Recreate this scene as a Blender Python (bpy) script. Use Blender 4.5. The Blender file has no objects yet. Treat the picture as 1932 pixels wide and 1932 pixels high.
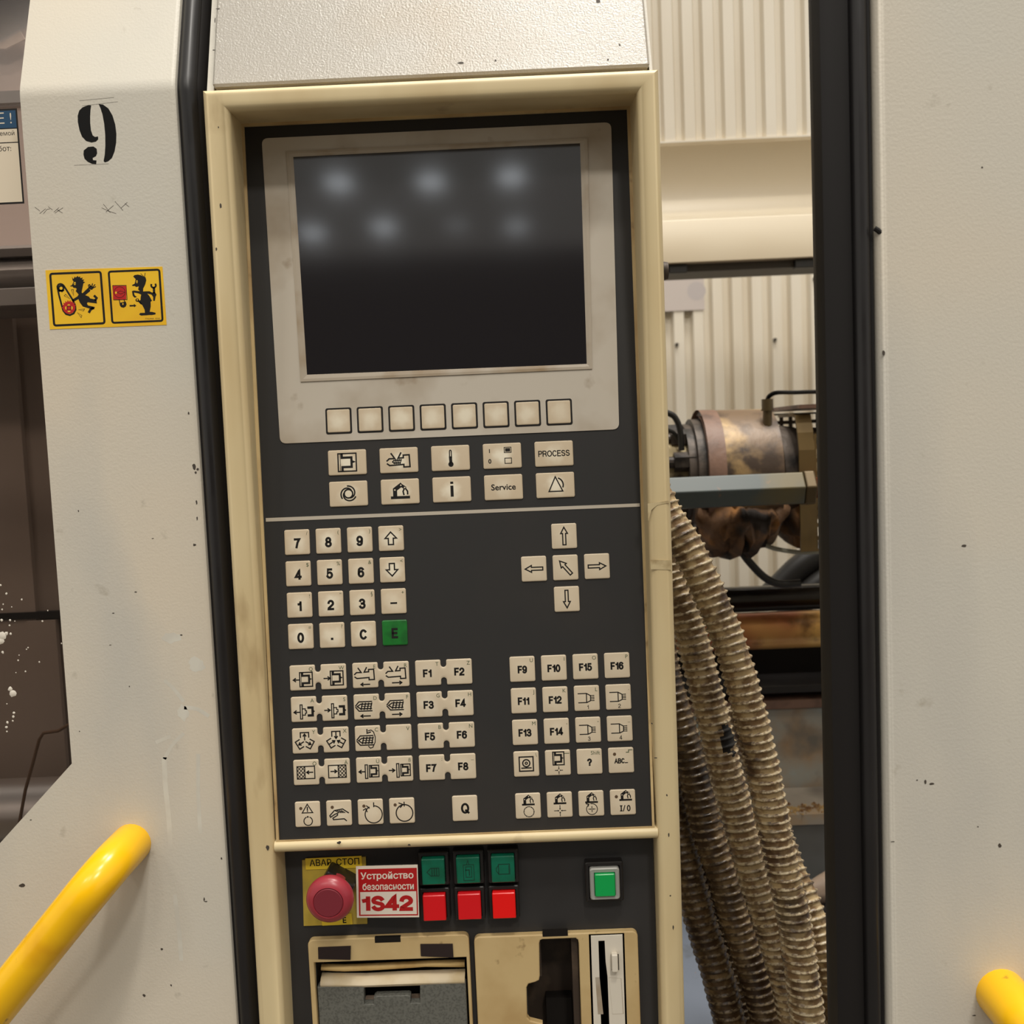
import bpy, bmesh, math, random
from math import sin, cos, pi, radians, atan2, hypot
from mathutils import Vector, Matrix

random.seed(7)
S = bpy.context.scene
COL = S.collection
# ------------------------------------------------------------------ camera (all lengths below in mm, scaled by MM)
MM = 0.001
FPX = 1860.0
CAM = Vector((138.075, -573.770, 1457.678))
RC = Matrix(((0.99906445, -0.04160304, -0.01180767),
             (0.00863942, -0.07552734, 0.99710631),
             (-0.04237446, -0.99627547, -0.07509725)))      # columns: image right, image down, forward
cd = bpy.data.cameras.new('camera')
cam = bpy.data.objects.new('camera', cd)
COL.objects.link(cam)
r_, d_, f_ = RC.col[0], RC.col[1], RC.col[2]
mw = Matrix.Identity(4)
for i in range(3):
    mw[i][0] = r_[i]; mw[i][1] = -d_[i]; mw[i][2] = -f_[i]; mw[i][3] = CAM[i] * MM
cam.matrix_world = mw
cd.sensor_width = 36.0
cd.lens = FPX / 1932.0 * 36.0
cd.clip_start = 0.02
cd.clip_end = 200
cd.dof.use_dof = True
cd.dof.focus_distance = 0.60
cd.dof.aperture_fstop = 14.0
S.camera = cam

def at(px, py, Y):
    """point of the vertical plane at depth Y seen at that pixel of the survey photograph (mm)"""
    d = RC @ Vector(((px - 966) / FPX, (py - 966) / FPX, 1.0))
    s = (Y - CAM.y) / d.y
    return CAM + d * s

# ------------------------------------------------------------------ world, lamps, exposure
S.view_settings.view_transform = 'Standard'
S.view_settings.look = 'None'
S.view_settings.gamma = 1.0
S.view_settings.exposure = 0.27
S.view_settings.use_curve_mapping = False
W = bpy.data.worlds.new('hall_air')
S.world = W
W.use_nodes = True
bg = W.node_tree.nodes['Background']
bg.inputs[0].default_value = (1.0, 0.945, 0.86, 1)
bg.inputs[1].default_value = 0.52

def lamp(x, y, power, size=0.55, z=7.0, col=(1.0, 0.95, 0.87)):
    l = bpy.data.lights.new('hall_or_fill_lamp', 'AREA')
    l.shape = 'DISK'; l.size = size; l.energy = power; l.color = col
    o = bpy.data.objects.new('hall_or_fill_lamp', l)
    o.location = (x, y, z)
    COL.objects.link(o)
    return o

for x, y, p in ((-2.1, -11.75, 2.6), (-0.9, -11.85, 2.6), (0.16, -11.8, 2.6),
                (-2.8, -13.4, 2.6), (-1.73, -13.3, 2.6), (-0.67, -13.35, 0.6), (0.21, -13.5, 1.5)):
    lamp(x, y, p, 0.36, col=(0.88, 0.94, 1.0))
lamp(0.75, -2.75, 85, 0.5)
lamp(-0.35, -2.95, 10, 0.6)
lamp(1.6, -5.6, 170, 0.9)
lamp(-1.4, -5.6, 40, 0.9)
lamp(-3.4, -5.0, 50, 0.9)
lamp(1.3, -0.4, 150, 1.2)
lamp(0.9, 1.0, 60, 1.2)
lamp(-0.5, 0.25, 60, 0.8)  # added fill lamp, brightens the interior behind the gate window

# ------------------------------------------------------------------ materials
def lin(c):
    return tuple(((v / 255) / 12.92 if v / 255 <= 0.04045 else ((v / 255 + 0.055) / 1.055) ** 2.4) for v in c) + (1.0,)

def mat(name, col, rough=0.5, metal=0.0, spec=0.5, mixes=(), bump=None, emit=None, rnoise=None):
    """mixes: (colour, scale, low, high, detail, stretch xyz); bump: (scale, distance mm, stretch)"""
    m = bpy.data.materials.new(name); m.use_nodes = True
    nt = m.node_tree; N = nt.nodes; L = nt.links
    b = N['Principled BSDF']
    b.inputs['Roughness'].default_value = rough
    b.inputs['Metallic'].default_value = metal
    b.inputs['Specular IOR Level'].default_value = spec
    tc = N.new('ShaderNodeTexCoord'); oi = N.new('ShaderNodeObjectInfo')
    add = N.new('ShaderNodeVectorMath'); add.operation = 'ADD'
    mul = N.new('ShaderNodeMath'); mul.operation = 'MULTIPLY'; mul.inputs[1].default_value = 7.0
    L.new(oi.outputs['Random'], mul.inputs[0])
    L.new(tc.outputs['Object'], add.inputs[0]); L.new(mul.outputs[0], add.inputs[1])
    def noise(scale, detail, stretch):
        mp = N.new('ShaderNodeMapping'); mp.inputs['Scale'].default_value = stretch
        L.new(add.outputs[0], mp.inputs[0])
        n = N.new('ShaderNodeTexNoise'); n.inputs['Scale'].default_value = scale
        n.inputs['Detail'].default_value = detail
        L.new(mp.outputs[0], n.inputs['Vector'])
        return n.outputs[0]
    rgb = N.new('ShaderNodeRGB'); rgb.outputs[0].default_value = lin(col)
    cur = rgb.outputs[0]
    for c2, sc, lo, hi, det, st in mixes:
        mr = N.new('ShaderNodeMapRange'); mr.inputs[1].default_value = lo; mr.inputs[2].default_value = hi
        L.new(noise(sc, det, st), mr.inputs[0])
        mx = N.new('ShaderNodeMixRGB'); L.new(mr.outputs[0], mx.inputs[0])
        L.new(cur, mx.inputs[1]); mx.inputs[2].default_value = lin(c2)
        cur = mx.outputs[0]
    L.new(cur, b.inputs['Base Color'])
    if rnoise:
        mr = N.new('ShaderNodeMapRange'); mr.inputs[3].default_value = rnoise[1]; mr.inputs[4].default_value = rnoise[2]
        mr.inputs[1].default_value = 0.35; mr.inputs[2].default_value = 0.65
        L.new(noise(rnoise[0], 3, (1, 1, 1)), mr.inputs[0]); L.new(mr.outputs[0], b.inputs['Roughness'])
    if bump:
        bp = N.new('ShaderNodeBump'); bp.inputs['Distance'].default_value = bump[1] * MM
        bp.inputs['Strength'].default_value = 1.0
        L.new(noise(bump[0], 3, bump[2] if len(bump) > 2 else (1, 1, 1)), bp.inputs['Height'])
        L.new(bp.outputs[0], b.inputs['Normal'])
    if emit:
        b.inputs['Emission Color'].default_value = lin(emit[0]); b.inputs['Emission Strength'].default_value = emit[1]
    m['cur'] = 0
    return m

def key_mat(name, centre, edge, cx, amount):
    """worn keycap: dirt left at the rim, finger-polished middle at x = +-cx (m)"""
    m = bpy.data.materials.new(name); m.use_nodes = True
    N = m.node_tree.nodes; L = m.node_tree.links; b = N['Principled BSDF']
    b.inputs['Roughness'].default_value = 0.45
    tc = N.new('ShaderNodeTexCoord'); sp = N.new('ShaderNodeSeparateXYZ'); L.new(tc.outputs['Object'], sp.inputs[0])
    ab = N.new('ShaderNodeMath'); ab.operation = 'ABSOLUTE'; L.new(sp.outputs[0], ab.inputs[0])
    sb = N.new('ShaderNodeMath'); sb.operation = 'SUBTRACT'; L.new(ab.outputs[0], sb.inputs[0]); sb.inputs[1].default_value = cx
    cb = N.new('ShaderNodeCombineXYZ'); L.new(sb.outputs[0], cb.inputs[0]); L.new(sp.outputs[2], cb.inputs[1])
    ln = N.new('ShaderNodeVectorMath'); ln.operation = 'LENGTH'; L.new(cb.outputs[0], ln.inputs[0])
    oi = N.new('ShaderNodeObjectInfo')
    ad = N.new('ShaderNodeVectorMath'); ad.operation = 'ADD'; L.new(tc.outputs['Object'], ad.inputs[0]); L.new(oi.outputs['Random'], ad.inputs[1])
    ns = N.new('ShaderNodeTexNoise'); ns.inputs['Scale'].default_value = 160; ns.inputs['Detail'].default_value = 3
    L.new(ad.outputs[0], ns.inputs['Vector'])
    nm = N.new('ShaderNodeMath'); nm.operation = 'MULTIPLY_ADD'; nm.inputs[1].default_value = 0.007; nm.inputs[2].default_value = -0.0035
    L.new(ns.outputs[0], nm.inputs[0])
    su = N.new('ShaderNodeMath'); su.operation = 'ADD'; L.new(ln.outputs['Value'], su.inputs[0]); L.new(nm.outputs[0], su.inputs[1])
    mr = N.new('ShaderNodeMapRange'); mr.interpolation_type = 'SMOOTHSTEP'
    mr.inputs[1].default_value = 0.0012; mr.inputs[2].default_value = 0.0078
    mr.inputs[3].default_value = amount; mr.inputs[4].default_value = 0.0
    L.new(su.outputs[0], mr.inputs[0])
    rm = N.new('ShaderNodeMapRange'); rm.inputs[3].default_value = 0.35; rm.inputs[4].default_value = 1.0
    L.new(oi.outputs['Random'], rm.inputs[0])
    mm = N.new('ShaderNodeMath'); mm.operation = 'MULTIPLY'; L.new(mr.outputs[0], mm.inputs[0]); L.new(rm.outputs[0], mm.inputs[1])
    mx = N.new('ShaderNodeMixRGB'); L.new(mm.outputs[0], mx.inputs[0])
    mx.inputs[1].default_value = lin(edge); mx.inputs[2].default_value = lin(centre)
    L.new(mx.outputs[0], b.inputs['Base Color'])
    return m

def glass_mat(name, tint, gloss):
    m = bpy.data.materials.new(name); m.use_nodes = True
    N = m.node_tree.nodes; L = m.node_tree.links
    N.remove(N['Principled BSDF']); out = N['Material Output']
    tr = N.new('ShaderNodeBsdfTransparent'); tr.inputs[0].default_value = lin(tint)
    gl = N.new('ShaderNodeBsdfGlossy'); gl.inputs['Roughness'].default_value = gloss
    fr = N.new('ShaderNodeFresnel'); fr.inputs[0].default_value = 1.35
    mx = N.new('ShaderNodeMixShader'); L.new(fr.outputs[0], mx.inputs[0])
    L.new(tr.outputs[0], mx.inputs[1]); L.new(gl.outputs[0], mx.inputs[2]); L.new(mx.outputs[0], out.inputs[0])
    return m

M = {}
V1 = (1, 1, 1)
M['gate'] = mat('grey_beige_paint', (206, 201, 188), 0.40, spec=0.45, mixes=[((214, 203, 184), 5, 0.42, 0.66, 2, V1), ((194, 190, 180), 9, 0.52, 0.72, 4, (1, 1, 0.4)), ((172, 164, 148), 60, 0.68, 0.80, 4, V1)], bump=(680, 0.11))
M['hood'] = mat('leather_grain_paint', (166, 160, 149), 0.26, spec=1.0, mixes=[((156, 138, 108), 7, 0.46, 0.66, 3, V1), ((140, 120, 92), 22, 0.68, 0.84, 4, V1)], bump=(820, 0.34))
M['bezel'] = mat('yellowed_cream_plastic', (218, 199, 156), 0.42, mixes=[((200, 176, 130), 14, 0.45, 0.72, 4, (1, 1, 0.35)), ((160, 134, 94), 26, 0.60, 0.72, 5, (1, 1, 0.35))])
M['bezel_dirty'] = mat('grimy_cream_plastic', (206, 182, 134), 0.45, mixes=[((168, 138, 94), 20, 0.42, 0.70, 5, V1), ((96, 74, 48), 55, 0.63, 0.78, 5, V1)])
M['membrane'] = mat('charcoal_membrane', (46, 45, 44), 0.5, spec=0.35, mixes=[((52, 49, 46), 12, 0.5, 0.75, 3, V1)])
M['lowplate'] = mat('charcoal_plate', (52, 51, 51), 0.45, spec=0.4, mixes=[((44, 42, 41), 12, 0.45, 0.7, 3, V1)])
M['surround'] = mat('grey_beige_print', (194, 185, 170), 0.5, mixes=[((162, 146, 124), 18, 0.46, 0.72, 4, V1), ((138, 118, 92), 40, 0.66, 0.80, 4, V1)])
M['rim'] = mat('grey_beige_rim', (176, 164, 146), 0.5, mixes=[((150, 128, 98), 30, 0.5, 0.7, 3, V1)])
M['screen'] = mat('screen_glass', (36, 34, 36), 0.082, spec=0.7)
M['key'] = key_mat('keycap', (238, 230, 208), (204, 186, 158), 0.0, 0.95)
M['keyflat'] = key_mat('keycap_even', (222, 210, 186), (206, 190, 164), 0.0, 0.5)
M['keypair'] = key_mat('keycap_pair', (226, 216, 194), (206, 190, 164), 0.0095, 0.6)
M['keygreen'] = mat('green_keycap', (24, 112, 40), 0.4, mixes=[((20, 92, 34), 120, 0.45, 0.65, 2, V1)])
M['ink'] = mat('black_ink', (25, 22, 20), 0.55, spec=0.3)
M['inkg'] = mat('faded_green_ink', (66, 84, 56), 0.6, spec=0.3)
M['brown'] = mat('brown_lamp_window', (92, 72, 52), 0.4)
M['rule'] = mat('pale_line', (186, 176, 160), 0.5)
M['rubber'] = mat('black_rubber', (26, 24, 24), 0.36, spec=0.5, mixes=[((40, 37, 37), 8, 0.5, 0.75, 3, (1, 1, 0.15))], rnoise=(20, 0.28, 0.45))
M['rubber2'] = mat('matt_black_rubber', (24, 21, 20), 0.6, spec=0.3)
M['yellow'] = mat('yellow_enamel', (246, 190, 14), 0.24, spec=0.5, mixes=[((226, 164, 12), 26, 0.5, 0.7, 3, V1), ((150, 108, 30), 110, 0.69, 0.78, 4, V1)])
M['stencil'] = mat('black_stencil_paint', (12, 11, 10), 0.6, spec=0.2)
M['scratch'] = mat('dark_scratch', (70, 62, 54), 0.7)
M['paleSt'] = mat('pale_drip', (214, 209, 194), 0.5)
M['sticker_y'] = mat('yellow_vinyl', (246, 197, 40), 0.4, mixes=[((238, 184, 36), 40, 0.45, 0.65, 2, V1)])
M['sticker_r'] = mat('red_print', (190, 26, 24), 0.45)
M['sticker_w'] = mat('white_vinyl', (226, 214, 198), 0.45, mixes=[((196, 182, 162), 60, 0.55, 0.75, 4, V1)])
M['sticker_red'] = mat('dark_red_vinyl', (176, 22, 24), 0.4)
M['blue'] = mat('blue_band', (30, 72, 104), 0.4)
M['cream'] = mat('cream_paper', (226, 212, 188), 0.5, mixes=[((206, 190, 164), 40, 0.58, 0.75, 3, V1)])
M['pane'] = glass_mat('clear_plastic_pane', (244, 240, 237), 0.08)
M['estop_y'] = mat('faded_yellow_plate', (196, 168, 62), 0.5, mixes=[((168, 146, 66), 60, 0.4, 0.7, 3, V1)])
M['label_y'] = mat('yellow_tape', (238, 204, 50), 0.45)
M['estop_r'] = mat('faded_red_plastic', (160, 52, 62), 0.30, mixes=[((148, 44, 56), 60, 0.4, 0.7, 2, V1)])
M['estop_c'] = mat('dark_red_cap', (122, 42, 52), 0.55, spec=0.3)
M['blackp'] = mat('black_plastic', (30, 27, 26), 0.4)
M['lensg'] = mat('dark_green_lens', (0, 104, 78), 0.3, mixes=[((4, 88, 62), 90, 0.4, 0.7, 2, V1)])
M['lensgb'] = mat('bright_green_lens', (0, 168, 80), 0.3)
M['lensr'] = mat('red_lens', (222, 16, 26), 0.3)
M['lensr2'] = mat('bright_red_lens', (246, 14, 12), 0.3)
M['silver'] = mat('silver_frame', (176, 176, 170), 0.35, metal=0.3)
M['tan'] = mat('stained_tan_plastic', (204, 178, 128), 0.5, mixes=[((184, 154, 104), 24, 0.45, 0.7, 4, V1), ((120, 92, 54), 90, 0.68, 0.80, 4, V1)])
M['paper'] = mat('paper_roll', (222, 206, 176), 0.7, mixes=[((206, 184, 142), 60, 0.4, 0.7, 3, V1)])
M['paper2'] = mat('yellowed_paper', (214, 182, 122), 0.7, mixes=[((188, 150, 88), 60, 0.45, 0.7, 3, V1)])
M['slate'] = mat('speckled_grey_plastic', (104, 104, 97), 0.6, mixes=[((84, 84, 78), 700, 0.45, 0.65, 3, V1)])
M['dark'] = mat('dark_interior', (26, 22, 19), 0.7, spec=0.2)
M['brownd'] = mat('brown_recess', (58, 46, 36), 0.6, mixes=[((90, 74, 58), 60, 0.5, 0.75, 4, V1)])
M['felt'] = mat('brown_black_pad', (48, 38, 36), 0.8, spec=0.2)
M['ivory'] = mat('ivory_plastic', (222, 214, 198), 0.42)
M['tape'] = mat('dirty_clear_tape', (206, 188, 148), 0.25, mixes=[((168, 146, 108), 90, 0.5, 0.7, 4, V1)])
M['wall'] = mat('cream_corrugated_steel', (224, 216, 200), 0.45, mixes=[((210, 198, 176), 5, 0.5, 0.75, 3, (1, 1, 0.3))])
M['beam'] = mat('cream_beam_paint', (212, 199, 174), 0.4, mixes=[((196, 178, 148), 5, 0.5, 0.75, 3, (0.5, 1, 1))])
M['rail'] = mat('dark_rail', (60, 54, 46), 0.5)
M['hose'] = mat('dirty_beige_hose', (198, 174, 132), 0.45, mixes=[((140, 112, 78), 120, 0.44, 0.58, 5, V1), ((88, 64, 42), 45, 0.52, 0.66, 5, V1), ((54, 40, 30), 12, 0.60, 0.72, 5, V1)], bump=(300, 0.35))
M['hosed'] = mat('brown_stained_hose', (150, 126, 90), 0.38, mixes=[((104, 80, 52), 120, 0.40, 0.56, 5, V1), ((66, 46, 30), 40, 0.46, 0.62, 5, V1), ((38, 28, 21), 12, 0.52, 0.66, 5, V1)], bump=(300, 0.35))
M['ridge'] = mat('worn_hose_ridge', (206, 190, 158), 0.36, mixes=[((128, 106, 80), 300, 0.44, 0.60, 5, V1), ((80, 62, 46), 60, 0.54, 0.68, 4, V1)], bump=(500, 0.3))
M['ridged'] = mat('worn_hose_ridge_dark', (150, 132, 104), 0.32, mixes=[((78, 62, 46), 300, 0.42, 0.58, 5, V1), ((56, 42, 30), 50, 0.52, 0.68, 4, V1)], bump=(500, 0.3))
M['scorch'] = mat('scorched_black', (20, 17, 15), 0.6)
M['rust'] = mat('rusty_heater_band', (186, 154, 104), 0.42, metal=0.1, mixes=[((118, 96, 74), 14, 0.38, 0.54, 5, V1), ((66, 52, 42), 22, 0.47, 0.60, 5, V1)], bump=(70, 0.5))
M['rustred'] = mat('red_brown_rust', (128, 98, 82), 0.5, mixes=[((92, 70, 60), 30, 0.45, 0.65, 4, V1)], bump=(120, 0.5))
M['burnt'] = mat('burnt_insulation', (96, 66, 38), 0.8, mixes=[((150, 100, 44), 26, 0.50, 0.68, 5, V1), ((34, 24, 17), 20, 0.48, 0.62, 4, V1)], bump=(90, 1.6))
M['soot'] = mat('sooty_steel', (84, 74, 66), 0.5, metal=0.3, mixes=[((30, 25, 22), 40, 0.45, 0.65, 4, V1)], bump=(120, 0.6))
M['ash'] = mat('ashen_sleeve', (196, 178, 138), 0.7, mixes=[((60, 48, 36), 26, 0.45, 0.6, 5, V1)])
M['flange'] = mat('grey_brown_flange', (104, 88, 78), 0.5, metal=0.3, mixes=[((78, 62, 52), 40, 0.45, 0.65, 4, V1)])
M['olive'] = mat('olive_guard_plate', (112, 92, 56), 0.4, metal=0.35, mixes=[((82, 70, 50), 16, 0.42, 0.62, 4, (1, 1, 0.5))])
M['steelblue'] = mat('blue_grey_steel', (74, 82, 82), 0.42, metal=0.1, mixes=[((100, 90, 60), 9, 0.50, 0.66, 3, (1, 1, 1)), ((156, 104, 64), 60, 0.66, 0.76, 4, V1)])
M['copper'] = mat('copper_rust', (168, 108, 74), 0.45, metal=0.4, mixes=[((120, 74, 50), 60, 0.45, 0.65, 3, V1)])
M['brass'] = mat('dull_brass', (92, 78, 54), 0.4, metal=0.5)
M['cable'] = mat('black_cable', (30, 28, 26), 0.45)
M['cableg'] = mat('grey_cable', (150, 148, 132), 0.5)
M['blackrod'] = mat('oily_black_rod', (28, 24, 22), 0.22, spec=0.6, metal=0.2)
M['goldrod'] = mat('greased_gold_rod', (214, 168, 96), 0.28, metal=0.4, mixes=[((158, 92, 58), 7, 0.46, 0.62, 3, (1, 1, 1)), ((110, 76, 40), 30, 0.60, 0.75, 4, V1)])
M['bed'] = mat('blue_grey_bed_plate', (164, 172, 170), 0.34, mixes=[((176, 140, 98), 9, 0.52, 0.68, 5, V1), ((126, 120, 110), 22, 0.52, 0.7, 4, V1), ((204, 170, 110), 50, 0.72, 0.78, 4, V1)])
M['bed2'] = mat('grey_bed_plate', (176, 166, 152), 0.34, mixes=[((190, 150, 96), 14, 0.52, 0.68, 5, V1), ((92, 86, 80), 10, 0.45, 0.65, 3, V1)])
M['bed3'] = mat('dark_grey_tray', (128, 128, 124), 0.32, mixes=[((100, 97, 92), 8, 0.45, 0.65, 3, V1)])
M['bluefloor'] = mat('blue_grey_tray', (120, 128, 142), 0.3, mixes=[((104, 108, 114), 40, 0.55, 0.7, 4, V1)])
M['rag'] = mat('grimy_rag', (130, 126, 124), 0.9, mixes=[((44, 42, 44), 70, 0.42, 0.6, 5, V1)], bump=(160, 2.0))
M['scrap'] = mat('pale_brown_scrap', (158, 138, 120), 0.6, mixes=[((110, 90, 74), 30, 0.5, 0.7, 3, V1)])
M['chip'] = mat('brown_chip', (150, 112, 80), 0.6)
M['rust_crumb'] = mat('rust_crumbs', (200, 168, 112), 0.7, mixes=[((120, 84, 50), 80, 0.4, 0.6, 3, V1)])
M['greylabel'] = mat('pale_grey_label', (196, 186, 180), 0.5)
M['greylabel2'] = mat('grey_label_disc', (184, 176, 174), 0.5)
M['innersheet'] = mat('pinkish_grey_sheet', (206, 192, 186), 0.45, mixes=[((186, 172, 166), 8, 0.45, 0.7, 3, (1, 1, 0.3))])
M['innerpink'] = mat('pale_pink_patch', (238, 218, 204), 0.45)
M['steel'] = mat('dull_steel', (150, 146, 143), 0.35, metal=0.4, mixes=[((84, 80, 78), 12, 0.45, 0.7, 3, (0.3, 1, 1))])
M['chrome'] = mat('chrome_bar', (226, 222, 220), 0.34, metal=1.0)
M['darksteel'] = mat('dark_brown_steel', (134, 120, 110), 0.42, metal=0.1, mixes=[((108, 97, 89), 6, 0.45, 0.7, 2, (1, 1, 0.2))])
M['browncable'] = mat('brown_cable', (96, 70, 48), 0.5)
M['white'] = mat('white_plastic_spatter', (226, 218, 204), 0.5)
M['conc'] = mat('concrete', (96, 92, 86), 0.7, mixes=[((78, 74, 70), 2, 0.4, 0.6, 4, V1)])
M['hallwall'] = mat('dim_hall_wall', (52, 46, 42), 0.8)
M['cabinet'] = mat('cabinet_paint', (196, 184, 156), 0.5)

# ------------------------------------------------------------------ mesh building (mm)
class MB:
    def __init__(s): s.v = []; s.f = []; s.mi = []
    def add(s, v, f, mi=0):
        n = len(s.v); s.v += [tuple(p) for p in v]; s.f += [tuple(i + n for i in q) for q in f]; s.mi += [mi] * len(f)
    def box(s, x0, x1, y0, y1, z0, z1, mi=0):
        v = [(x, y, z) for z in (z0, z1) for y in (y0, y1) for x in (x0, x1)]
        s.add(v, [(0, 2, 3, 1), (4, 5, 7, 6), (0, 1, 5, 4), (2, 6, 7, 3), (0, 4, 6, 2), (1, 3, 7, 5)], mi)
    def loft(s, loops, closed=True, cap0=False, cap1=False, mi=0):
        n = len(loops[0]); v = [p for l in loops for p in l]; f = []
        for k in range(len(loops) - 1):
            for i in range(n if closed else n - 1):
                j = (i + 1) % n
                f.append((k * n + i, k * n + j, (k + 1) * n + j, (k + 1) * n + i))
        if cap0: f.append(tuple(range(n))[::-1])
        if cap1: f.append(tuple((len(loops) - 1) * n + i for i in range(n)))
        s.add(v, f, mi)
    def tube(s, pts, r, seg=12, caps=True, mi=0):
        pts = [Vector(p) for p in pts]; loops = []
        up = None
        for i, p in enumerate(pts):
            t = (pts[min(i + 1, len(pts) - 1)] - pts[max(i - 1, 0)]).normalized()
            if up is None:
                up = Vector((0, 0, 1)) if abs(t.z) < 0.9 else Vector((0, 1, 0))
            a = (up - t * up.dot(t)).normalized(); up = a; b = t.cross(a)
            rr = r(i) if callable(r) else r
            loops.append([p + (a * cos(2 * pi * k / seg) + b * sin(2 * pi * k / seg)) * rr for k in range(seg)])
        s.loft(loops, True, caps, caps, mi)
    def cyl(s, p, q, r0, r1=None, seg=32, mi=0):
        s.tube([p, q], (lambda i: (r0, r0 if r1 is None else r1)[i]), seg, True, mi)
    def strip(s, pts, w, P, closed=False, mi=0):
        pts = [Vector((p[0], p[1])) for p in pts]
        n = len(pts)
        if n < 2: return
        l = []; r = []
        for i in range(n):
            a = pts[i - 1] if (i > 0 or closed) else None
            b = pts[(i + 1) % n] if (i < n - 1 or closed) else None
            da = (pts[i] - a).normalized() if a is not None else None
            db = (b - pts[i]).normalized() if b is not None else None
            if da is None: da = db
            if db is None: db = da
            na = Vector((-da.y, da.x)); nb = Vector((-db.y, db.x))
            m = na + nb
            if m.length < 0.3: m = na
            else:
                m.normalize(); m = m / max(0.45, m.dot(na))
            ext = Vector((0, 0))
            if not closed and i == 0: ext = -da * w * 0.35
            if not closed and i == n - 1: ext = da * w * 0.35
            l.append(pts[i] + m * w / 2 + ext); r.append(pts[i] - m * w / 2 + ext)
        v = [P(p.x, p.y) for p in l] + [P(p.x, p.y) for p in r]
        f = [(i, n + i, n + (i + 1) % n, (i + 1) % n) for i in range(n if closed else n - 1)]
        s.add(v, f, mi)
    def poly(s, pts, P, mi=0):
        s.add([P(x, y) for x, y in pts], [tuple(range(len(pts)))], mi)

def smooth_path(pts, n=10):
    pts = [Vector(p) for p in pts]; out = []
    for i in range(len(pts) - 1):
        p0 = pts[max(i - 1, 0)]; p1 = pts[i]; p2 = pts[i + 1]; p3 = pts[min(i + 2, len(pts) - 1)]
        for k in range(n):
            t = k / n
            out.append(0.5 * ((2 * p1) + (p2 - p0) * t + (2 * p0 - 5 * p1 + 4 * p2 - p3) * t * t + (3 * p1 - p0 - 3 * p2 + p3) * t ** 3))
    out.append(pts[-1]); return out

BASE = {}
def obj(name, mb, mats, parent=None, origin=None, smooth=False, bevel=None, kind=None, label=None, sharp=40):
    vs = [Vector(v) for v in mb.v]
    if origin is None:
        lo = [min(v[i] for v in vs) for i in range(3)]; hi = [max(v[i] for v in vs) for i in range(3)]
        origin = Vector(((lo[0] + hi[0]) / 2, (lo[1] + hi[1]) / 2, (lo[2] + hi[2]) / 2))
    origin = Vector(origin)
    me = bpy.data.meshes.new(name)
    me.from_pydata([((v - origin) * MM)[:] for v in vs], [], mb.f)
    mats = mats if isinstance(mats, (list, tuple)) else [mats]
    for m in mats: me.materials.append(M[m])
    if len(mats) > 1:
        me.polygons.foreach_set('material_index', mb.mi)
    bm = bmesh.new(); bm.from_mesh(me)
    bmesh.ops.remove_doubles(bm, verts=bm.verts, dist=1e-6)
    bmesh.ops.recalc_face_normals(bm, faces=bm.faces)
    bm.to_mesh(me); bm.free()
    if smooth:
        for p in me.polygons: p.use_smooth = True
        me.set_sharp_from_angle(angle=radians(sharp))
    o = bpy.data.objects.new(name, me); COL.objects.link(o)
    BASE[o.name] = origin
    if parent is not None:
        o.parent = parent; o.location = (origin - BASE[parent.name]) * MM
    else:
        o.location = origin * MM
    if bevel:
        b = o.modifiers.new('bevel', 'BEVEL'); b.width = bevel * MM; b.segments = 3; b.limit_method = 'ANGLE'; b.angle_limit = radians(35)
    if kind: o['kind'] = kind
    if label: o['label'] = label
    return o

def flatobj(name, mb, mat_, parent, label=None, kind=None):
    """thin print: normals are left as drawn"""
    return obj(name, mb, mat_, parent, label=label, kind=kind)

def tag(o, label, cat, group=None, kind=None):
    o['label'] = label
    if cat: o['category'] = cat
    if group: o['group'] = group
    if kind: o['kind'] = kind
    return o

def thing(name, loc, label, cat, group=None):
    o = bpy.data.objects.new(name, None); COL.objects.link(o)
    o.empty_display_size = 0.03
    o.location = Vector(loc) * MM; BASE[o.name] = Vector(loc)
    return tag(o, label, cat, group)

# ---- text -> 2D faces
TXT = {}
def text2d(s, bold):
    k = (s, bold)
    if k not in TXT:
        c = bpy.data.curves.new('t', 'FONT'); c.body = s; c.size = 1.0; c.resolution_u = 3; c.offset = bold
        o = bpy.data.objects.new('t', c)
        me = bpy.data.meshes.new_from_object(o)
        TXT[k] = ([(v.co.x, v.co.y) for v in me.vertices], [tuple(p.vertices) for p in me.polygons])
        bpy.data.objects.remove(o); bpy.data.curves.remove(c); bpy.data.meshes.remove(me)
    return TXT[k]

def _arc(cx, cy, rx, ry, a0, a1, n=12): return [(cx + rx * cos(radians(a0 + (a1 - a0) * i / n)), cy + ry * sin(radians(a0 + (a1 - a0) * i / n))) for i in range(n + 1)]
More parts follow.
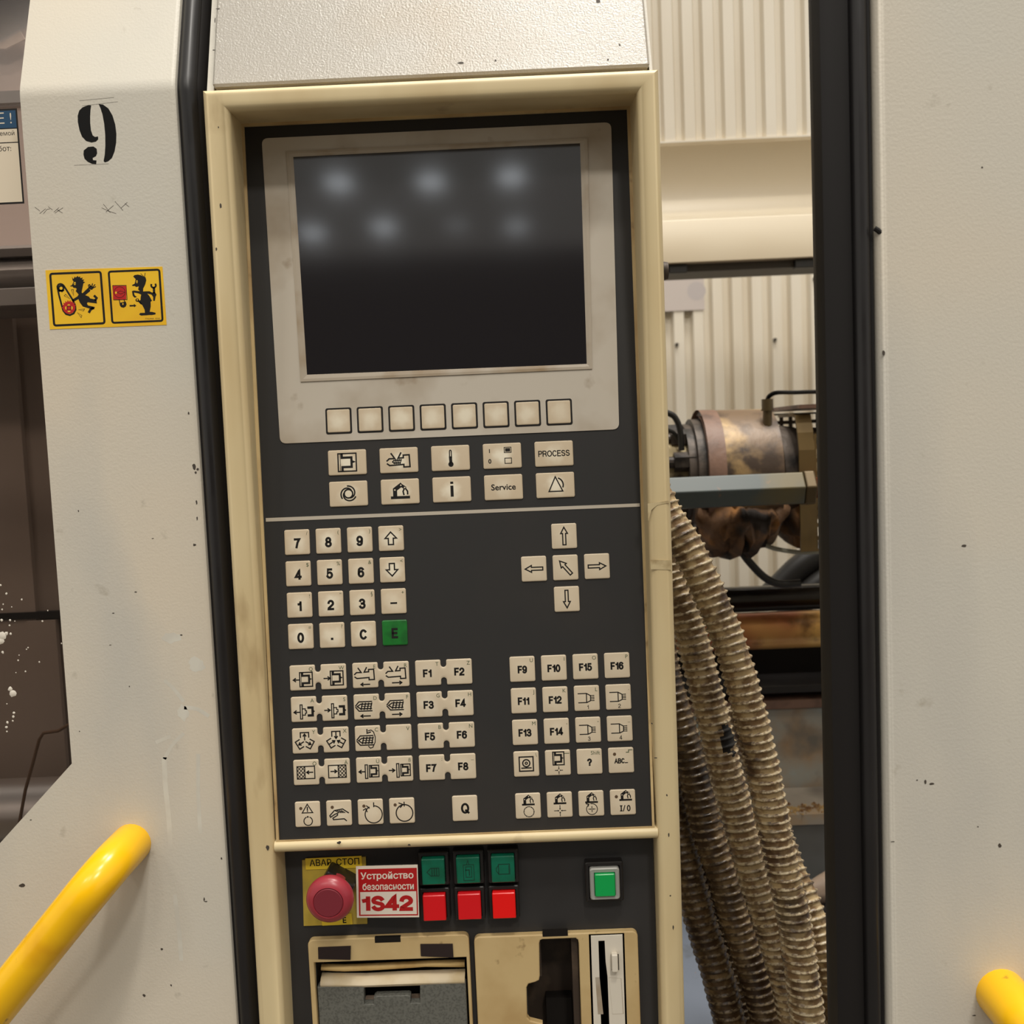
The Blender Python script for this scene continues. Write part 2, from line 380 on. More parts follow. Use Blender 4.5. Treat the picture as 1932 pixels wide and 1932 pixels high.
# grotesque capitals and figures as centre lines in a box of height 1: glyph -> (width, [(closed, points)])
GL = {
 '0': (.56, [(1, _arc(.28, .5, .28, .5, 0, 345, 23))]),
 '1': (.34, [(0, [(.31, 1.0), (.31, 0)]), (0, [(.04, .73), (.31, .80)])]),
 '2': (.56, [(0, _arc(.28, .71, .27, .29, 175, -35, 12) + [(.02, .12), (.0, .0), (.57, 0)])]),
 '3': (.56, [(0, _arc(.27, .76, .25, .24, 165, -80, 10) + [(.2, .52)]), (0, [(.2, .52)] + _arc(.28, .27, .28, .27, 75, -165, 12))]),
 '4': (.60, [(0, [(.44, 0), (.44, 1), (.40, .96), (0, .25), (.62, .25)])]),
 '5': (.56, [(0, [(.52, 1), (.1, 1), (.04, .5)] + _arc(.27, .32, .29, .32, 130, -160, 14))]),
 '6': (.56, [(1, _arc(.28, .31, .27, .31, 0, 340, 17)), (0, [(.01, .33), (.02, .6)] + _arc(.3, .72, .27, .28, 160, 25, 8))]),
 '7': (.56, [(0, [(0, 1), (.56, 1), (.34, .6), (.2, 0)])]),
 '8': (.56, [(1, _arc(.28, .76, .23, .24, 0, 340, 17)), (1, _arc(.28, .26, .28, .26, 0, 340, 17))]),
 '9': (.56, [(1, _arc(.28, .69, .27, .31, 0, 340, 17)), (0, [(.55, .67), (.54, .4)] + _arc(.26, .28, .27, .28, -20, -155, 8))]),
 'F': (.50, [(0, [(0, 0), (0, 1), (.52, 1)]), (0, [(0, .5), (.45, .5)])]),
 'E': (.52, [(0, [(.55, 0), (0, 0), (0, 1), (.53, 1)]), (0, [(0, .52), (.48, .52)])]),
 'C': (.66, [(0, _arc(.34, .5, .34, .5, 40, 320, 20))]),
 'Q': (.74, [(1, _arc(.36, .5, .36, .5, 0, 345, 23)), (0, [(.44, .28), (.76, -.02)])]),
 'A': (.68, [(0, [(0, 0), (.34, 1), (.68, 0)]), (0, [(.12, .33), (.56, .33)])]),
 'B': (.60, [(1, [(0, 0), (0, 1)] + _arc(.33, .77, .22, .23, 90, -60, 8) + _arc(.35, .27, .25, .27, 70, -90, 9)), (0, [(0, .52), (.34, .52)])]),
 'P': (.56, [(0, [(0, 0), (0, 1)] + _arc(.32, .74, .26, .26, 90, -90, 10) + [(0, .48)])]),
 'R': (.60, [(0, [(0, 0), (0, 1)] + _arc(.32, .74, .26, .26, 90, -90, 10) + [(0, .48)]), (0, [(.34, .46), (.54, .3), (.58, 0)])]),
 'O': (.74, [(1, _arc(.37, .5, .37, .5, 0, 345, 23))]),
 'S': (.58, [(0, _arc(.29, .75, .26, .25, 20, 215, 10) + [(.29, .52)] + _arc(.3, .26, .28, .26, 50, -160, 12))]),
 'I': (.0, [(0, [(0, 0), (0, 1)])]),
 '/': (.3, [(0, [(0, 0), (.3, 1)])]),
 '.': (.0, [(0, [(0, -.0), (0, .04)])]),
 '?': (.5, [(0, _arc(.26, .74, .26, .26, 170, -40, 10) + [(.27, .42), (.26, .28)]), (0, [(.26, 0), (.26, .04)])]),
 ' ': (.2, []),
}
class Pen:
    def __init__(s, P, sc=1.0): s.P = P; s.mb = MB(); s.k = sc
    def line(s, pts, w=0.085, closed=False): s.mb.strip(pts, w * s.k, s.P, closed)
    def poly(s, pts): s.mb.poly(pts, s.P)
    def rect(s, x0, y0, x1, y1, w=0.085): s.line([(x0, y0), (x1, y0), (x1, y1), (x0, y1)], w, True)
    def fill(s, x0, y0, x1, y1): s.poly([(x0, y0), (x1, y0), (x1, y1), (x0, y1)])
    def disc(s, cx, cy, r, n=20, ry=None):
        ry = ry or r
        s.poly([(cx + r * cos(2 * pi * i / n), cy + ry * sin(2 * pi * i / n)) for i in range(n)])
    def ring(s, cx, cy, r, w=0.085, n=28):
        s.line([(cx + r * cos(2 * pi * i / n), cy + r * sin(2 * pi * i / n)) for i in range(n)], w, True)
    def arc(s, cx, cy, r, a0, a1, w=0.085, n=18):
        s.line([(cx + r * cos(radians(a0 + (a1 - a0) * i / n)), cy + r * sin(radians(a0 + (a1 - a0) * i / n))) for i in range(n + 1)], w)
    def arrow(s, x0, y0, x1, y1, w=0.085, h=0.2, solid=False):
        a = atan2(y1 - y0, x1 - x0)
        e = [(x1 - h * cos(a + t), y1 - h * sin(a + t)) for t in (0.62, -0.62)]
        if solid:
            s.line([(x0, y0), (x1 - h * .6 * cos(a), y1 - h * .6 * sin(a))], w); s.poly([e[0], (x1, y1), e[1]])
        else:
            s.line([(x0, y0), (x1 - w * .3 * cos(a), y1 - w * .3 * sin(a))], w); s.line([e[0], (x1, y1), e[1]], w)
    def block_arrow(s, cx, cy, L, hw, hl, sw, ang, w=0.09):
        p = [(0, L / 2), (hw, L / 2 - hl), (sw, L / 2 - hl), (sw, -L / 2), (-sw, -L / 2), (-sw, L / 2 - hl), (-hw, L / 2 - hl)]
        a = radians(ang)
        s.line([(cx + x * cos(a) - y * sin(a), cy + x * sin(a) + y * cos(a)) for x, y in p], w, True)
    def glyphs(s, t, cx, cy, h, w=.2, sx=1.0, gap=.2, align='c'):
        """capitals and figures drawn as even strokes; w and gap are fractions of the height"""
        k = h * (1 - w); tot = sum(GL[c][0] for c in t) * k * sx + (len(t) - 1) * h * gap * sx + (len(t) - 1) * h * w * .5
        x = {'c': cx - tot / 2, 'l': cx, 'r': cx - tot}[align]
        for c in t:
            for closed, pts in GL[c][1]:
                s.line([(x + px * k * sx, cy - h / 2 + h * w / 2 + py * k) for px, py in pts], h * w, bool(closed))
            x += GL[c][0] * k * sx + h * gap * sx + h * w * .5
    def text(s, t, cx, cy, h, bold=0.03, sx=1.0, align='c'):
        v, f = text2d(t, bold)
        k = h / 0.69
        xs = [p[0] for p in v]
        x0, x1 = min(xs), max(xs)
        ox = {'c': (x0 + x1) / 2, 'l': x0, 'r': x1}[align]
        s.mb.add([s.P(cx + (x - ox) * k * sx, cy - h / 2 + y * k) for x, y in v], f)

def rrect(hw, hh, r, n=5):
    out = []
    for cx, cy, a in ((hw - r, hh - r, 0), (-hw + r, hh - r, 90), (-hw + r, -hh + r, 180), (hw - r, -hh + r, 270)):
        for i in range(n + 1):
            t = radians(a + 90 * i / n); out.append((cx + r * cos(t), cy + r * sin(t)))
    return out

def plate(loops, Yf, thick, bevel=0.6, res=3):
    """2D outlines (X, Z), holes included -> solid plate with its face at Y = Yf, going back; bevelled rims"""
    c = bpy.data.curves.new('p', 'CURVE'); c.dimensions = '2D'; c.fill_mode = 'BOTH'
    for l in loops:
        sp = c.splines.new('POLY'); sp.points.add(len(l) - 1); sp.use_cyclic_u = True
        for p, q in zip(sp.points, l): p.co = (q[0], q[1], 0, 1)
    c.extrude = max(0.01, thick / 2 - bevel); c.bevel_depth = bevel; c.bevel_resolution = res; c.offset = -bevel
    o = bpy.data.objects.new('p', c); me = bpy.data.meshes.new_from_object(o)
    mb = MB()
    mb.add([(v.co.x, Yf + thick / 2 - v.co.z, v.co.y) for v in me.vertices], [tuple(p.vertices) for p in me.polygons])
    bpy.data.objects.remove(o); bpy.data.curves.remove(c); bpy.data.meshes.remove(me)
    return mb

# ------------------------------------------------------------------ membrane frame (tilted back 5 degrees)
T5 = radians(5.0); YO = 20.698; Z0 = 1400.0
def m(u, v, h=0.0):
    w = -h
    return (u, -sin(T5) * v + cos(T5) * w + YO, Z0 - cos(T5) * v - sin(T5) * w)
PITCH = 19.05

# ================================================================== SETTING
mb = MB(); mb.box(-9000, 9000, -16000, 3000, -60, 0); obj('floor', mb, 'conc', kind='structure')
mb = MB(); mb.box(-9000, 9000, -16200, -16000, 0, 7600); obj('wall_rear', mb, 'hallwall', kind='structure')

def corrugated(x0, x1, z0, z1, Y, pitch, depth, phase=0.0):
    mb = MB(); prof = []
    x = x0 + phase
    while x < x1:
        for fx, dy in ((0.0, 0), (0.50, 0), (0.62, depth), (0.88, depth)):
            prof.append((x + fx * pitch, Y + dy))
        x += pitch
    mb.loft([[(a, b, z0) for a, b in prof], [(a, b, z1) for a, b in prof]], closed=False)
    mb.loft([[(a, b + 1.5, z0) for a, b in prof], [(a, b, z0) for a, b in prof]], closed=False)
    return mb
YW = 1600
PW = 36.5 / FPX * (YW + 573)
obj('wall_back', corrugated(-200, 2600, 5, 3000, YW, PW, 18), 'wall', kind='structure')

# ================================================================== CONTROL PANEL
CP = thing('control_panel', (95, 120, 0), 'cream framed operator control panel with dark screen and rows of worn beige keys', 'control panel')

def bezel():
    mb = MB()
    def corners(rect8, Y): return [(x, Y if not isinstance(Y, (list, tuple)) else Y[i], z) for i, (x, z) in enumerate(rect8)]
    # eight stations round: TL TR R1 R2 BR BL L2 L1
    outer = [(-34.6, 1662), (224.7, 1662), (223.9, 1217), (223.9, 1215), (222.7, 985), (-37.2, 985), (-36.0, 1215), (-36.0, 1217)]
    sx = [(-1, 1), (1, 1), (1, 0), (1, 0), (1, -1), (-1, -1), (-1, 0), (-1, 0)]
    inner = [(-20.0, 1650), (212.2, 1650), (210.0, 1217), (210.0, 1215), (208.5, 1000), (-21.9, 1000), (-20.4, 1215), (-20.4, 1217)]
    back = [(-24.4, 1655.8), (212.7, 1655.6), (208.7, 1219), (210.2, 1214), (208.8, 1000), (-21.2, 1000), (-18.4, 1214), (-19.2, 1219)]
    backY = [46, 46, 9, 27, 27, 27, 27, 9]
    loops = [corners(outer, 60)]
    R = 4.0
    for i in range(7):
        a = pi / 2 * i / 6
        loops.append([(x - dx * R * (1 - cos(a)), R - R * sin(a), z - dz * R * (1 - cos(a))) for (x, z), (dx, dz) in zip(outer, sx)])
    R = 5.0
    for i in range(8):
        a = pi / 2 * i / 7
        loops.append([(x + dx * (R - R * sin(a)), R - R * cos(a), z + dz * (R - R * sin(a))) for (x, z), (dx, dz) in zip(inner, sx)])
    loops.append(corners(back, backY))
    mb.loft(loops)
    return mb
obj('bezel', bezel(), 'bezel', CP, smooth=True, sharp=30)
# crossbar between keypad and lower console
mb = MB()
sec = [(26, 1213.6), (9, 1213.4), (4.5, 1213.8), (2.2, 1215.2), (1.4, 1217), (1.8, 1219), (3.0, 1220.4), (6, 1220.9), (26, 1220.9)]
mb.loft([[(x, y, z + (0.3 if x > 0 else 0) - (0.4 if x > 100 else 0)) for y, z in sec] for x in (-20.5, 210.6)], cap0=True, cap1=True)
obj('crossbar', mb, 'bezel', CP, smooth=True)
# cabinet behind the frame
mb = MB(); mb.box(-31, 192, 61, 205, 2, 1655); obj('cabinet_body', mb, 'cabinet', CP)
# membrane board
def quad_board(pts, h0, h1, r=0.0):
    mb = MB()
    if r:
        cx = sum(p[0] for p in pts) / 4; cy = sum(p[1] for p in pts) / 4
        l = []
        for i, (x, y) in enumerate(pts):
            px, py = pts[i - 1]; nx, ny = pts[(i + 1) % 4]
            a = Vector((px - x, py - y)).normalized(); b = Vector((nx - x, ny - y)).normalized(); c0 = Vector((x, y))
            for k in range(6):
                t = k / 5; p1 = c0 + a * r * (1 - t) ** 2 + b * r * t ** 2
                l.append((p1.x, p1.y))
        pts = l
    mb.loft([[m(u, v, h0) for u, v in pts], [m(u, v, h1) for u, v in pts]], cap0=True, cap1=True)
    return mb
obj('membrane', quad_board([(-24.1, -256.1), (212.4, -255.9), (208.4, 180.6), (-19.0, 179.9)], -2.5, 0), 'membrane', CP)
# thin cream trim round the membrane
mb = MB()
oq = [(-24.6, -256.6), (212.9, -256.4), (208.8, 181.2), (-19.4, 181.2)]; iq = [(-22.4, -254.4), (210.8, -254.2), (207.4, 179.6), (-17.8, 179.6)]
mb.loft([[m(u, v, 0.2) for u, v in oq], [m(u, v, 1.6) for u, v in oq], [m(u, v, 1.6) for u, v in iq], [m(u, v, 0.2) for u, v in iq]])
obj('inner_trim', mb, 'bezel_dirty', CP)
# divider line
mb = MB(); mb.loft([[m(u, v, h) for u, v in ((-18.6, -15.4), (208.4, -14.9), (208.4, -12.9), (-18.6, -13.2))] for h in (0.02, 0.25)], cap0=True, cap1=True)
obj('divider_line', mb, 'rule', CP)
# screen surround, rim and screen
obj('screen_surround', quad_board([(-12.1, -246.9), (201.0, -246.9), (197.9, -60.2), (-8.0, -60.2)], 0.02, 0.6, 4), 'surround', CP, label='grimy grey beige field round the screen')
ro = [(2.8, -238.0), (186.2, -237.7), (183.1, -97.4), (6.0, -97.2)]; ri = [(4.6, -236.4), (184.4, -236.1), (181.6, -98.9), (7.6, -98.8)]; rs = [(6.8, -234.6), (181.6, -234.9), (180.0, -100.6), (10.0, -101.4)]
mb = MB(); mb.loft([[m(u, v, 0.5) for u, v in ro], [m(u, v, 1.3) for u, v in ro], [m(u, v, 1.3) for u, v in ri], [m(u, v, 0.7) for u, v in rs], [m(u, v, 0.1) for u, v in rs]])
obj('screen_rim', mb, 'rim', CP)
mb = MB()
n = 10
grid = []
for j in range(n + 1):
    for i in range(n + 1):
        s_, t_ = i / n, j / n
        a = [rs[0][k] * (1 - s_) + rs[1][k] * s_ for k in (0, 1)]; b = [rs[3][k] * (1 - s_) + rs[2][k] * s_ for k in (0, 1)]
        grid.append(m(a[0] * (1 - t_) + b[0] * t_, a[1] * (1 - t_) + b[1] * t_, 0.66))
mb.add(grid, [(j * (n + 1) + i, j * (n + 1) + i + 1, (j + 1) * (n + 1) + i + 1, (j + 1) * (n + 1) + i) for j in range(n) for i in range(n)])
obj('screen', mb, 'screen', CP, label='dark switched-off screen reflecting hall lamps')

# ------------------------------------------------------------------ keys
HK = 7.6
def keycap(outline, u, v, h=0.9, base=0.0):
    mb = MB()
    loops = [[m(u + x, v - y, base) for x, y in outline(0)], [m(u + x, v - y, base + h * .65) for x, y in outline(0)],
             [m(u + x, v - y, base + h * .92) for x, y in outline(0.28)], [m(u + x, v - y, base + h) for x, y in outline(0.7)]]
    mb.loft(loops, cap1=True)
    return mb
def sq(hw, hh, r=1.1): return lambda d: rrect(hw - d, hh - d, max(0.3, r - d * .5))
def dogbone(d):
    H = 9.525; e = HK - d; nw = 1.75 + d; nd = 4.5 + d; r = max(0.3, 1.1 - d * .5)
    out = []
    def corner(cx, cy, a):
        for i in range(5):
            t = radians(a + 90 * i / 4); out.append((cx + r * cos(t), cy + r * sin(t)))
    corner(H + e - r, e - r, 0)
    corner(nw + r, e - r, 90) if False else None
    out.append((nw + .8, e)); out.append((nw + .2, e - .25)); out.append((nw, e - .8))
    for i in range(9):
        t = radians(0 - 180 * i / 8); out.append((nw * cos(t), HK - nd + nw - d + nw * sin(t)))
    out.append((-nw, e - .8)); out.append((-nw - .2, e - .25)); out.append((-nw - .8, e))
    corner(-H - e + r, e - r, 90); corner(-H - e + r, -e + r, 180)
    out.append((-nw - .8, -e)); out.append((-nw - .2, -e + .25)); out.append((-nw, -e + .8))
    for i in range(9):
        t = radians(180 - 180 * i / 8); out.append((nw * cos(t), -(HK - nd + nw - d) + nw * sin(t)))
    out.append((nw, -e + .8)); out.append((nw + .2, -e + .25)); out.append((nw + .8, -e))
    corner(H + e - r, -e + r, 270)
    return out

def pen_at(u, v, h=1.0): return Pen(lambda x, y: m(u + x * HK, v - y * HK, h), 1.22)

# ---- icons
def mold(p, cx, cy, s=1.0, sx=1.0, w=0.08):
    X = lambda x: cx + x * s * sx
    Y = lambda y: cy + y * s
    p.rect(X(-.5), Y(-.5), X(.5), Y(.5), w)
    p.line([(X(-.38), Y(.48)), (X(-.38), Y(-.48))], w * .4)
    p.line([(X(-.29), Y(.48)), (X(-.29), Y(.27)), (X(.24), Y(.27)), (X(.24), Y(-.26)), (X(-.27), Y(-.26)), (X(-.27), Y(-.48))], w * 1.7)
    p.poly([(X(.28), Y(.11)), (X(.48), Y(.02)), (X(.28), Y(-.06))])
def injector(p, cx, cy, s=1.0, w=0.09, screw=False):
    q = lambda l: [(cx + x * s, cy + y * s) for x, y in l]
    p.line(q([(-.95, -.03), (-.76, .14), (-.32, .14), (-.6, .55)]), w)
    p.line(q([(.18, .58), (-.05, .16), (.37, .18), (.37, .39), (.84, .4), (.88, -.55), (.39, -.56), (.39, -.35), (-.74, -.4), (-.93, -.26)]), w)
    if screw:
        p.line(q([(-.5, -.12), (-.4, 0), (.12, 0)]), w * .8); p.line(q([(-.5, -.12), (-.4, -.22), (.12, -.22)]), w * .8)
        for k in range(4): p.line(q([(-.36 + k * .15, -.27), (-.24 + k * .15, .05)]), w * .7)
def barrel(p, cy):
    w = 0.08
    p.line([(-.85, cy), (-.58, cy + .32), (.45, cy + .32)], w); p.line([(-.85, cy - .1), (-.58, cy - .42), (.45, cy - .42)], w)
    p.line([(.42, cy + .13), (-.45, cy + .13), (-.72, cy - .05), (-.45, cy - .24), (.42, cy - .24)], w)
    for k in range(4): p.line([(-.42 + k * .25, cy - .3), (-.3 + k * .25, cy + .2)], w)
    p.line([(-.4, cy - .05), (.4, cy - .05)], w * .7)
def robot(p, cx, cy, s, holes):
    q = lambda l: [(cx + x * s, cy + y * s) for x, y in l]
    p.poly(q([(-.75, -.36), (.78, -.36), (.78, -.58), (-.75, -.58)]))
    p.line(q([(-.4, -.36), (-.4, .18), (.08, .52)]), .27 * s); p.line(q([(.1, .5), (.38, .3)]), .2 * s)
    p.line(q([(.38, .3), (.24, 0), (.3, -.26)]), .1 * s); p.line(q([(.4, .3), (.6, 0), (.6, -.22)]), .1 * s)
    holes += [(cx + x * s, cy + y * s, .065 * s) for x, y in ((-.41, .14), (.08, .5), (.38, .31))]
def hatch(p, x0, y0, x1, y1):
    n = 3; hgt = y1 - y0; wd = x1 - x0
    for k in range(n):
        ya = y0 + hgt * k / n; yb = y0 + hgt * (k + 1) / n
        xm = (x0 + x1) / 2
        p.line([(x0, ya), (xm, yb), (x1, ya)], .05); p.line([(x0, yb), (xm, ya), (x1, yb)], .05)
def star3(p, inward):
    for k in range(3):
        a = radians(120 * k)
        R = lambda l: [(x * cos(a) - y * sin(a), -.02 + x * sin(a) + y * cos(a)) for x, y in l]
        p.line(R([(-.33, .3), (-.33, .68), (.33, .68), (.33, .3)]), .08)
        (x0, y0), (x1, y1) = R([(0, .6), (0, .12)] if inward else [(0, .1), (0, .56)])
        p.arrow(x0, y0, x1, y1, .08, .2)

def icon(name, p, holes):
    if name == 'mold': mold(p, 0, 0, 1.42, 1.02, .09)
    elif name == 'injector': injector(p, 0, 0, 1.0, .1, True)
    elif name == 'thermo':
        p.disc(.02, -.5, .21); p.line([(.02, -.5), (.0, .05)], .2); p.line([(-.07, 0), (-.06, .55), (-.02, .62), (.04, .62), (.08, .55), (.09, 0)], .07)
    elif name == 'switch':
        p.glyphs('I', -1.0, .42, .32, .18); p.glyphs('0', -1.0, -.4, .36, .17)
        p.rect(.18, .25, .72, .66, .05); p.fill(.25, .32, .65, .59); p.rect(.2, -.62, .73, -.2, .05)
    elif name == 'spiral':
        p.ring(0, 0, .34, .1)
        for k in range(3):
            a = 95 + 120 * k
            p.line([((.62 - .25 * (i / 16) ** 1.4) * cos(radians(a - 160 * i / 16)), (.62 - .25 * (i / 16) ** 1.4) * sin(radians(a - 160 * i / 16))) for i in range(17)], .095)
    elif name == 'robot': robot(p, 0, 0, 1.0, holes)
    elif name == 'i': p.fill(-.1, -.58, .14, .3); p.fill(-.1, .44, .14, .62)
    elif name == 'alarm':
        p.line([(-.52, -.5), (.02, .66), (.58, -.5)], .08, True); p.arc(.05, .0, .58, -18, 68, .09)
    elif name == 'mold_out': p.arrow(-.2, -.16, -.72, -.16, .08, .22); mold(p, .3, -.14, 1.12, .9)
    elif name == 'mold_in': p.arrow(-.78, -.12, -.28, -.12, .08, .22); mold(p, .25, -.12, 1.12, .9)
    elif name in ('inj_l', 'inj_r'):
        injector(p, -.02, .12, .86, .085); (p.arrow(.35, -.72, -.35, -.72, .08, .2) if name == 'inj_l' else p.arrow(-.35, -.68, .4, -.68, .08, .2))
    elif name in ('ej_l', 'ej_r'):
        (p.arrow(-.28, -.22, -.76, -.22, .08, .22) if name == 'ej_l' else p.arrow(-.82, -.15, -.38, -.15, .08, .22))
        p.rect(-.26, -.76, -.1, .36, .07); p.line([(-.08, .04), (.14, .04), (.14, -.12), (.24, -.12), (.24, -.3), (.14, -.3), (.14, -.46), (-.08, -.46)], .07)
        p.line([(.38, .12), (.72, .12), (.72, -.5), (.38, -.5)], .16); p.poly([(.76, -.06), (.92, -.18), (.76, -.3)])
    elif name in ('barrel_l', 'barrel_r'):
        barrel(p, .1); (p.arrow(.3, -.72, -.45, -.72, .08, .2) if name == 'barrel_l' else p.arrow(-.45, -.68, .3, -.68, .08, .2))
    elif name == 'barrel_rot':
        barrel(p, -.1); p.line([(.06, -.62), (.2, -.78), (.4, -.72), (.6, -.3), (.62, .1), (.5, .5), (.3, .66), (.08, .6)], .06)
        p.line([(-.02, .72), (-.02, .42), (.26, .5)], .08)
    elif name == 'star_out': star3(p, False)
    elif name == 'star_in': star3(p, True)
    elif name == 'hatch_l': p.rect(-.7, -.5, .7, .48, .07); p.line([(-.08, -.5), (-.08, .48)], .07); hatch(p, -.66, -.46, -.1, .44); p.arrow(.55, 0, .06, 0, .08, .2)
    elif name == 'hatch_r': p.rect(-.7, -.5, .7, .48, .07); p.line([(.08, -.5), (.08, .48)], .07); hatch(p, .1, -.46, .66, .44); p.arrow(-.52, 0, -.04, 0, .08, .2)
    elif name in ('core_l', 'core_r'):
        (p.arrow(-.3, -.12, -.78, -.12, .08, .22) if name == 'core_l' else p.arrow(-.88, -.1, -.44, -.1, .08, .22))
        p.rect(-.28, -.66, -.1, .42, .07); mold(p, .42, -.1, .92, .82, .07)
    elif name == 'nozzle':
        p.line([(-.68, .38), (-.02, .38), (.3, .2), (.3, -.2), (0, -.34), (-.66, -.34)], .065); p.line([(-.02, .38), (-.02, -.34)], .065)
        for y in (.2, .06, -.06, -.2): p.arrow(.3, y, .62, y, .05, .1, True)
    elif name == 'cam': p.rect(-.55, -.56, .55, .56, .085); p.ring(0, .06, .28, .085); p.ring(0, .06, .09, .07, 14); p.line([(-.38, -.32), (.38, -.32)], .08)
    elif name == 'mold_set':
        mold(p, .06, .34, 1.02, .86, .075)
        for dx, dy in ((1, 0), (-1, 0), (0, 1), (0, -1)): p.arrow(.06 + dx * .3, -.6 + dy * .3, .06 + dx * .05, -.6 + dy * .05, .045, .12, True)
    elif name == 'warn':
        p.line([(-.42, .12), (.0, .8), (.42, .12)], .065, True); p.line([(0, .56), (0, .34)], .08); p.disc(0, .24, .05)
        p.arc(.03, -.54, .34, 115, 425, .065); p.disc(.01, -.2, .075)
    elif name == 'hand':
        p.line([(.58, -.62), (.4, -.46), (-.46, -.5), (-.5, -.38), (-.12, -.16), (-.12, -.02), (-.3, -.06), (-.68, -.3), (-.74, -.18), (-.36, .22), (.3, .32), (.76, .0)], .075)
        for x in (-.2, -.03, .13, .28): p.line([(x - .08, .2), (x + .2, .02)], .06)
    elif name == 'cycle_open': p.arc(.25, -.2, .68, -240, 85, .07, 30); p.line([(.28, .72), (.28, .4)], .07); p.line([(-.56, .16), (-.36, .28), (-.26, .02)], .07); p.line([(-.3, .5), (-.08, .3)], .07)
    elif name == 'cycle': p.ring(.2, -.18, .66, .075, 36); p.line([(.2, .68), (.2, .36)], .07); p.line([(-.22, .62), (.1, .5), (-.12, .26)], .07)
    elif name == 'rob_cycle':
        robot(p, .02, .42, .66, holes)
        for k in range(6): p.arc(.06, -.46, .4, 60 * k + 12, 60 * k + 52, .05, 5); a = radians(60 * k + 5); p.poly([(.06 + .33 * cos(a), -.46 + .33 * sin(a)), (.06 + .47 * cos(a), -.46 + .47 * sin(a)), (.06 + .4 * cos(a - .3), -.46 + .4 * sin(a - .3))])
    elif name == 'rob_set':
        robot(p, .02, .42, .66, holes)
        for dx, dy in ((1, 0), (-1, 0), (0, 1), (0, -1)): p.arrow(.02 + dx * .46, -.47 + dy * .42, .02 + dx * .06, -.47 + dy * .06, .045, .14, True)
    elif name == 'rob_ref':
        robot(p, .02, .42, .66, holes); p.arc(.04, -.44, .43, -225, 100, .05, 26); p.line([(-.4, .0), (-.2, -.06), (-.26, -.2)], .07)
        p.arrow(-.22, -.44, 0, -.44, .045, .12, True); p.arrow(.3, -.44, .08, -.44, .045, .12, True); p.line([(.04, -.22), (.04, -.66)], .05)
    elif name == 'rob_io': robot(p, .22, .5, .66, holes); p.line([(-.22, -.27), (-.08, -.27)], .07); p.line([(-.22, -.67), (-.08, -.67)], .07); p.glyphs('I', -.15, -.47, .46, .17); p.glyphs('/', .08, -.47, .5, .12); p.glyphs('0', .44, -.47, .48, .15, .9)

def add_key(name, u, v, outline, material, label, marks, dots=(), corner=(), h=0.9, base=0.0):
    """marks: list of (du, callable(pen, holes)); corner: list of (du, text)"""
    o = obj(name, keycap(outline, u, v, h, base), material, CP, origin=m(u, v, base), smooth=True, sharp=50, label=label)
    top = base + h + 0.04
    holes = []
    P = None
    for du, fn in marks:
        q = pen_at(u + du, v, top)
        hh = []
        fn(q, hh)
        holes += [(du, x) for x in hh]
        if P is None: P = q.mb
        else: P.add(q.mb.v, q.mb.f)
    if P and P.v: flatobj('legend', P, 'ink', o)
    if holes:
        q = MB()
        for du, (x, y, r) in holes:
            a = pen_at(u + du, v, top + 0.03); a.disc(x, y, r, 10); q.add(a.mb.v, a.mb.f)
        flatobj('joint_mark', q, 'keyflat', o)
    if dots:
        for du, x, y in dots:
            a = pen_at(u + du, v, top); a.disc(x, y, .13, 18); flatobj('indicator_window', a.mb, 'brown', o)
    if corner:
        q = MB()
        for du, t in corner:
            a = pen_at(u + du, v, top)
            if t == 'STEP': a.line([(.42, .62), (.62, .62), (.62, .8), (.9, .8)], .05)
            elif t == '__': a.line([(.5, .72), (.92, .72)], .04)
            else: a.text(t, .86, .68, .29, 0.0, align='r')
            q.add(a.mb.v, a.mb.f)
        if q.v: flatobj('corner_legend', q, 'inkg', o)
    return o

ic = lambda n: (lambda p, h: icon(n, p, h))
def tx(s, hgt=.62, cx=0.0, cy=-.1, bold=.19, sx=1.0, gap=.13): return lambda p, h: p.glyphs(s, cx, cy, hgt, bold, sx, gap)
def txf(s, hgt, cx, cy, bold, sx): return lambda p, h: p.text(s, cx, cy, hgt, bold, sx)

# soft keys under the screen
for i in range(8):
    u, v = 28.2 + i * 19.12, -72.5 + i * 0.05
    mb = keycap(lambda d: rrect(7.95 - d * .3, 7.95 - d * .3, 1.3), u, v, 0.2, 0.6)
    fr = obj('soft_key_outline', mb, 'ink', CP, label='black outline of a soft key under the screen')
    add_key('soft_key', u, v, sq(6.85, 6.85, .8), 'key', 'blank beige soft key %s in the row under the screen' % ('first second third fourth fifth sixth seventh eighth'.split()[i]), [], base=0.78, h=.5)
# two rows of wide keys
wide = [('mold', 'injector', 'thermo', 'switch', 'PROCESS'), ('spiral', 'robot', 'i', 'Service', 'alarm')]
wl = [('mould symbol', 'injection screw symbol', 'thermometer symbol', 'switch symbol I and 0', 'the word PROCESS'), ('spiral symbol', 'robot arm symbol', 'letter i', 'the word Service', 'triangle alarm symbol')]
for r in range(2):
    for c in range(5):
        u, v = 32.4 + c * 31.37, (-47.1, -28.05)[r]
        n_ = wide[r][c]
        mk = [(0, ic(n_))] if n_ not in ('PROCESS', 'Service') else [(0, tx('PROCESS', .48, 0, .02, .135, 1.04, .135) if n_ == 'PROCESS' else txf('Service', .46, 0, .02, .02, 1.02))]
        add_key('wide_key', u, v, sq(11.6, 7.6), 'key', 'wide beige key printed with %s' % wl[r][c], mk)
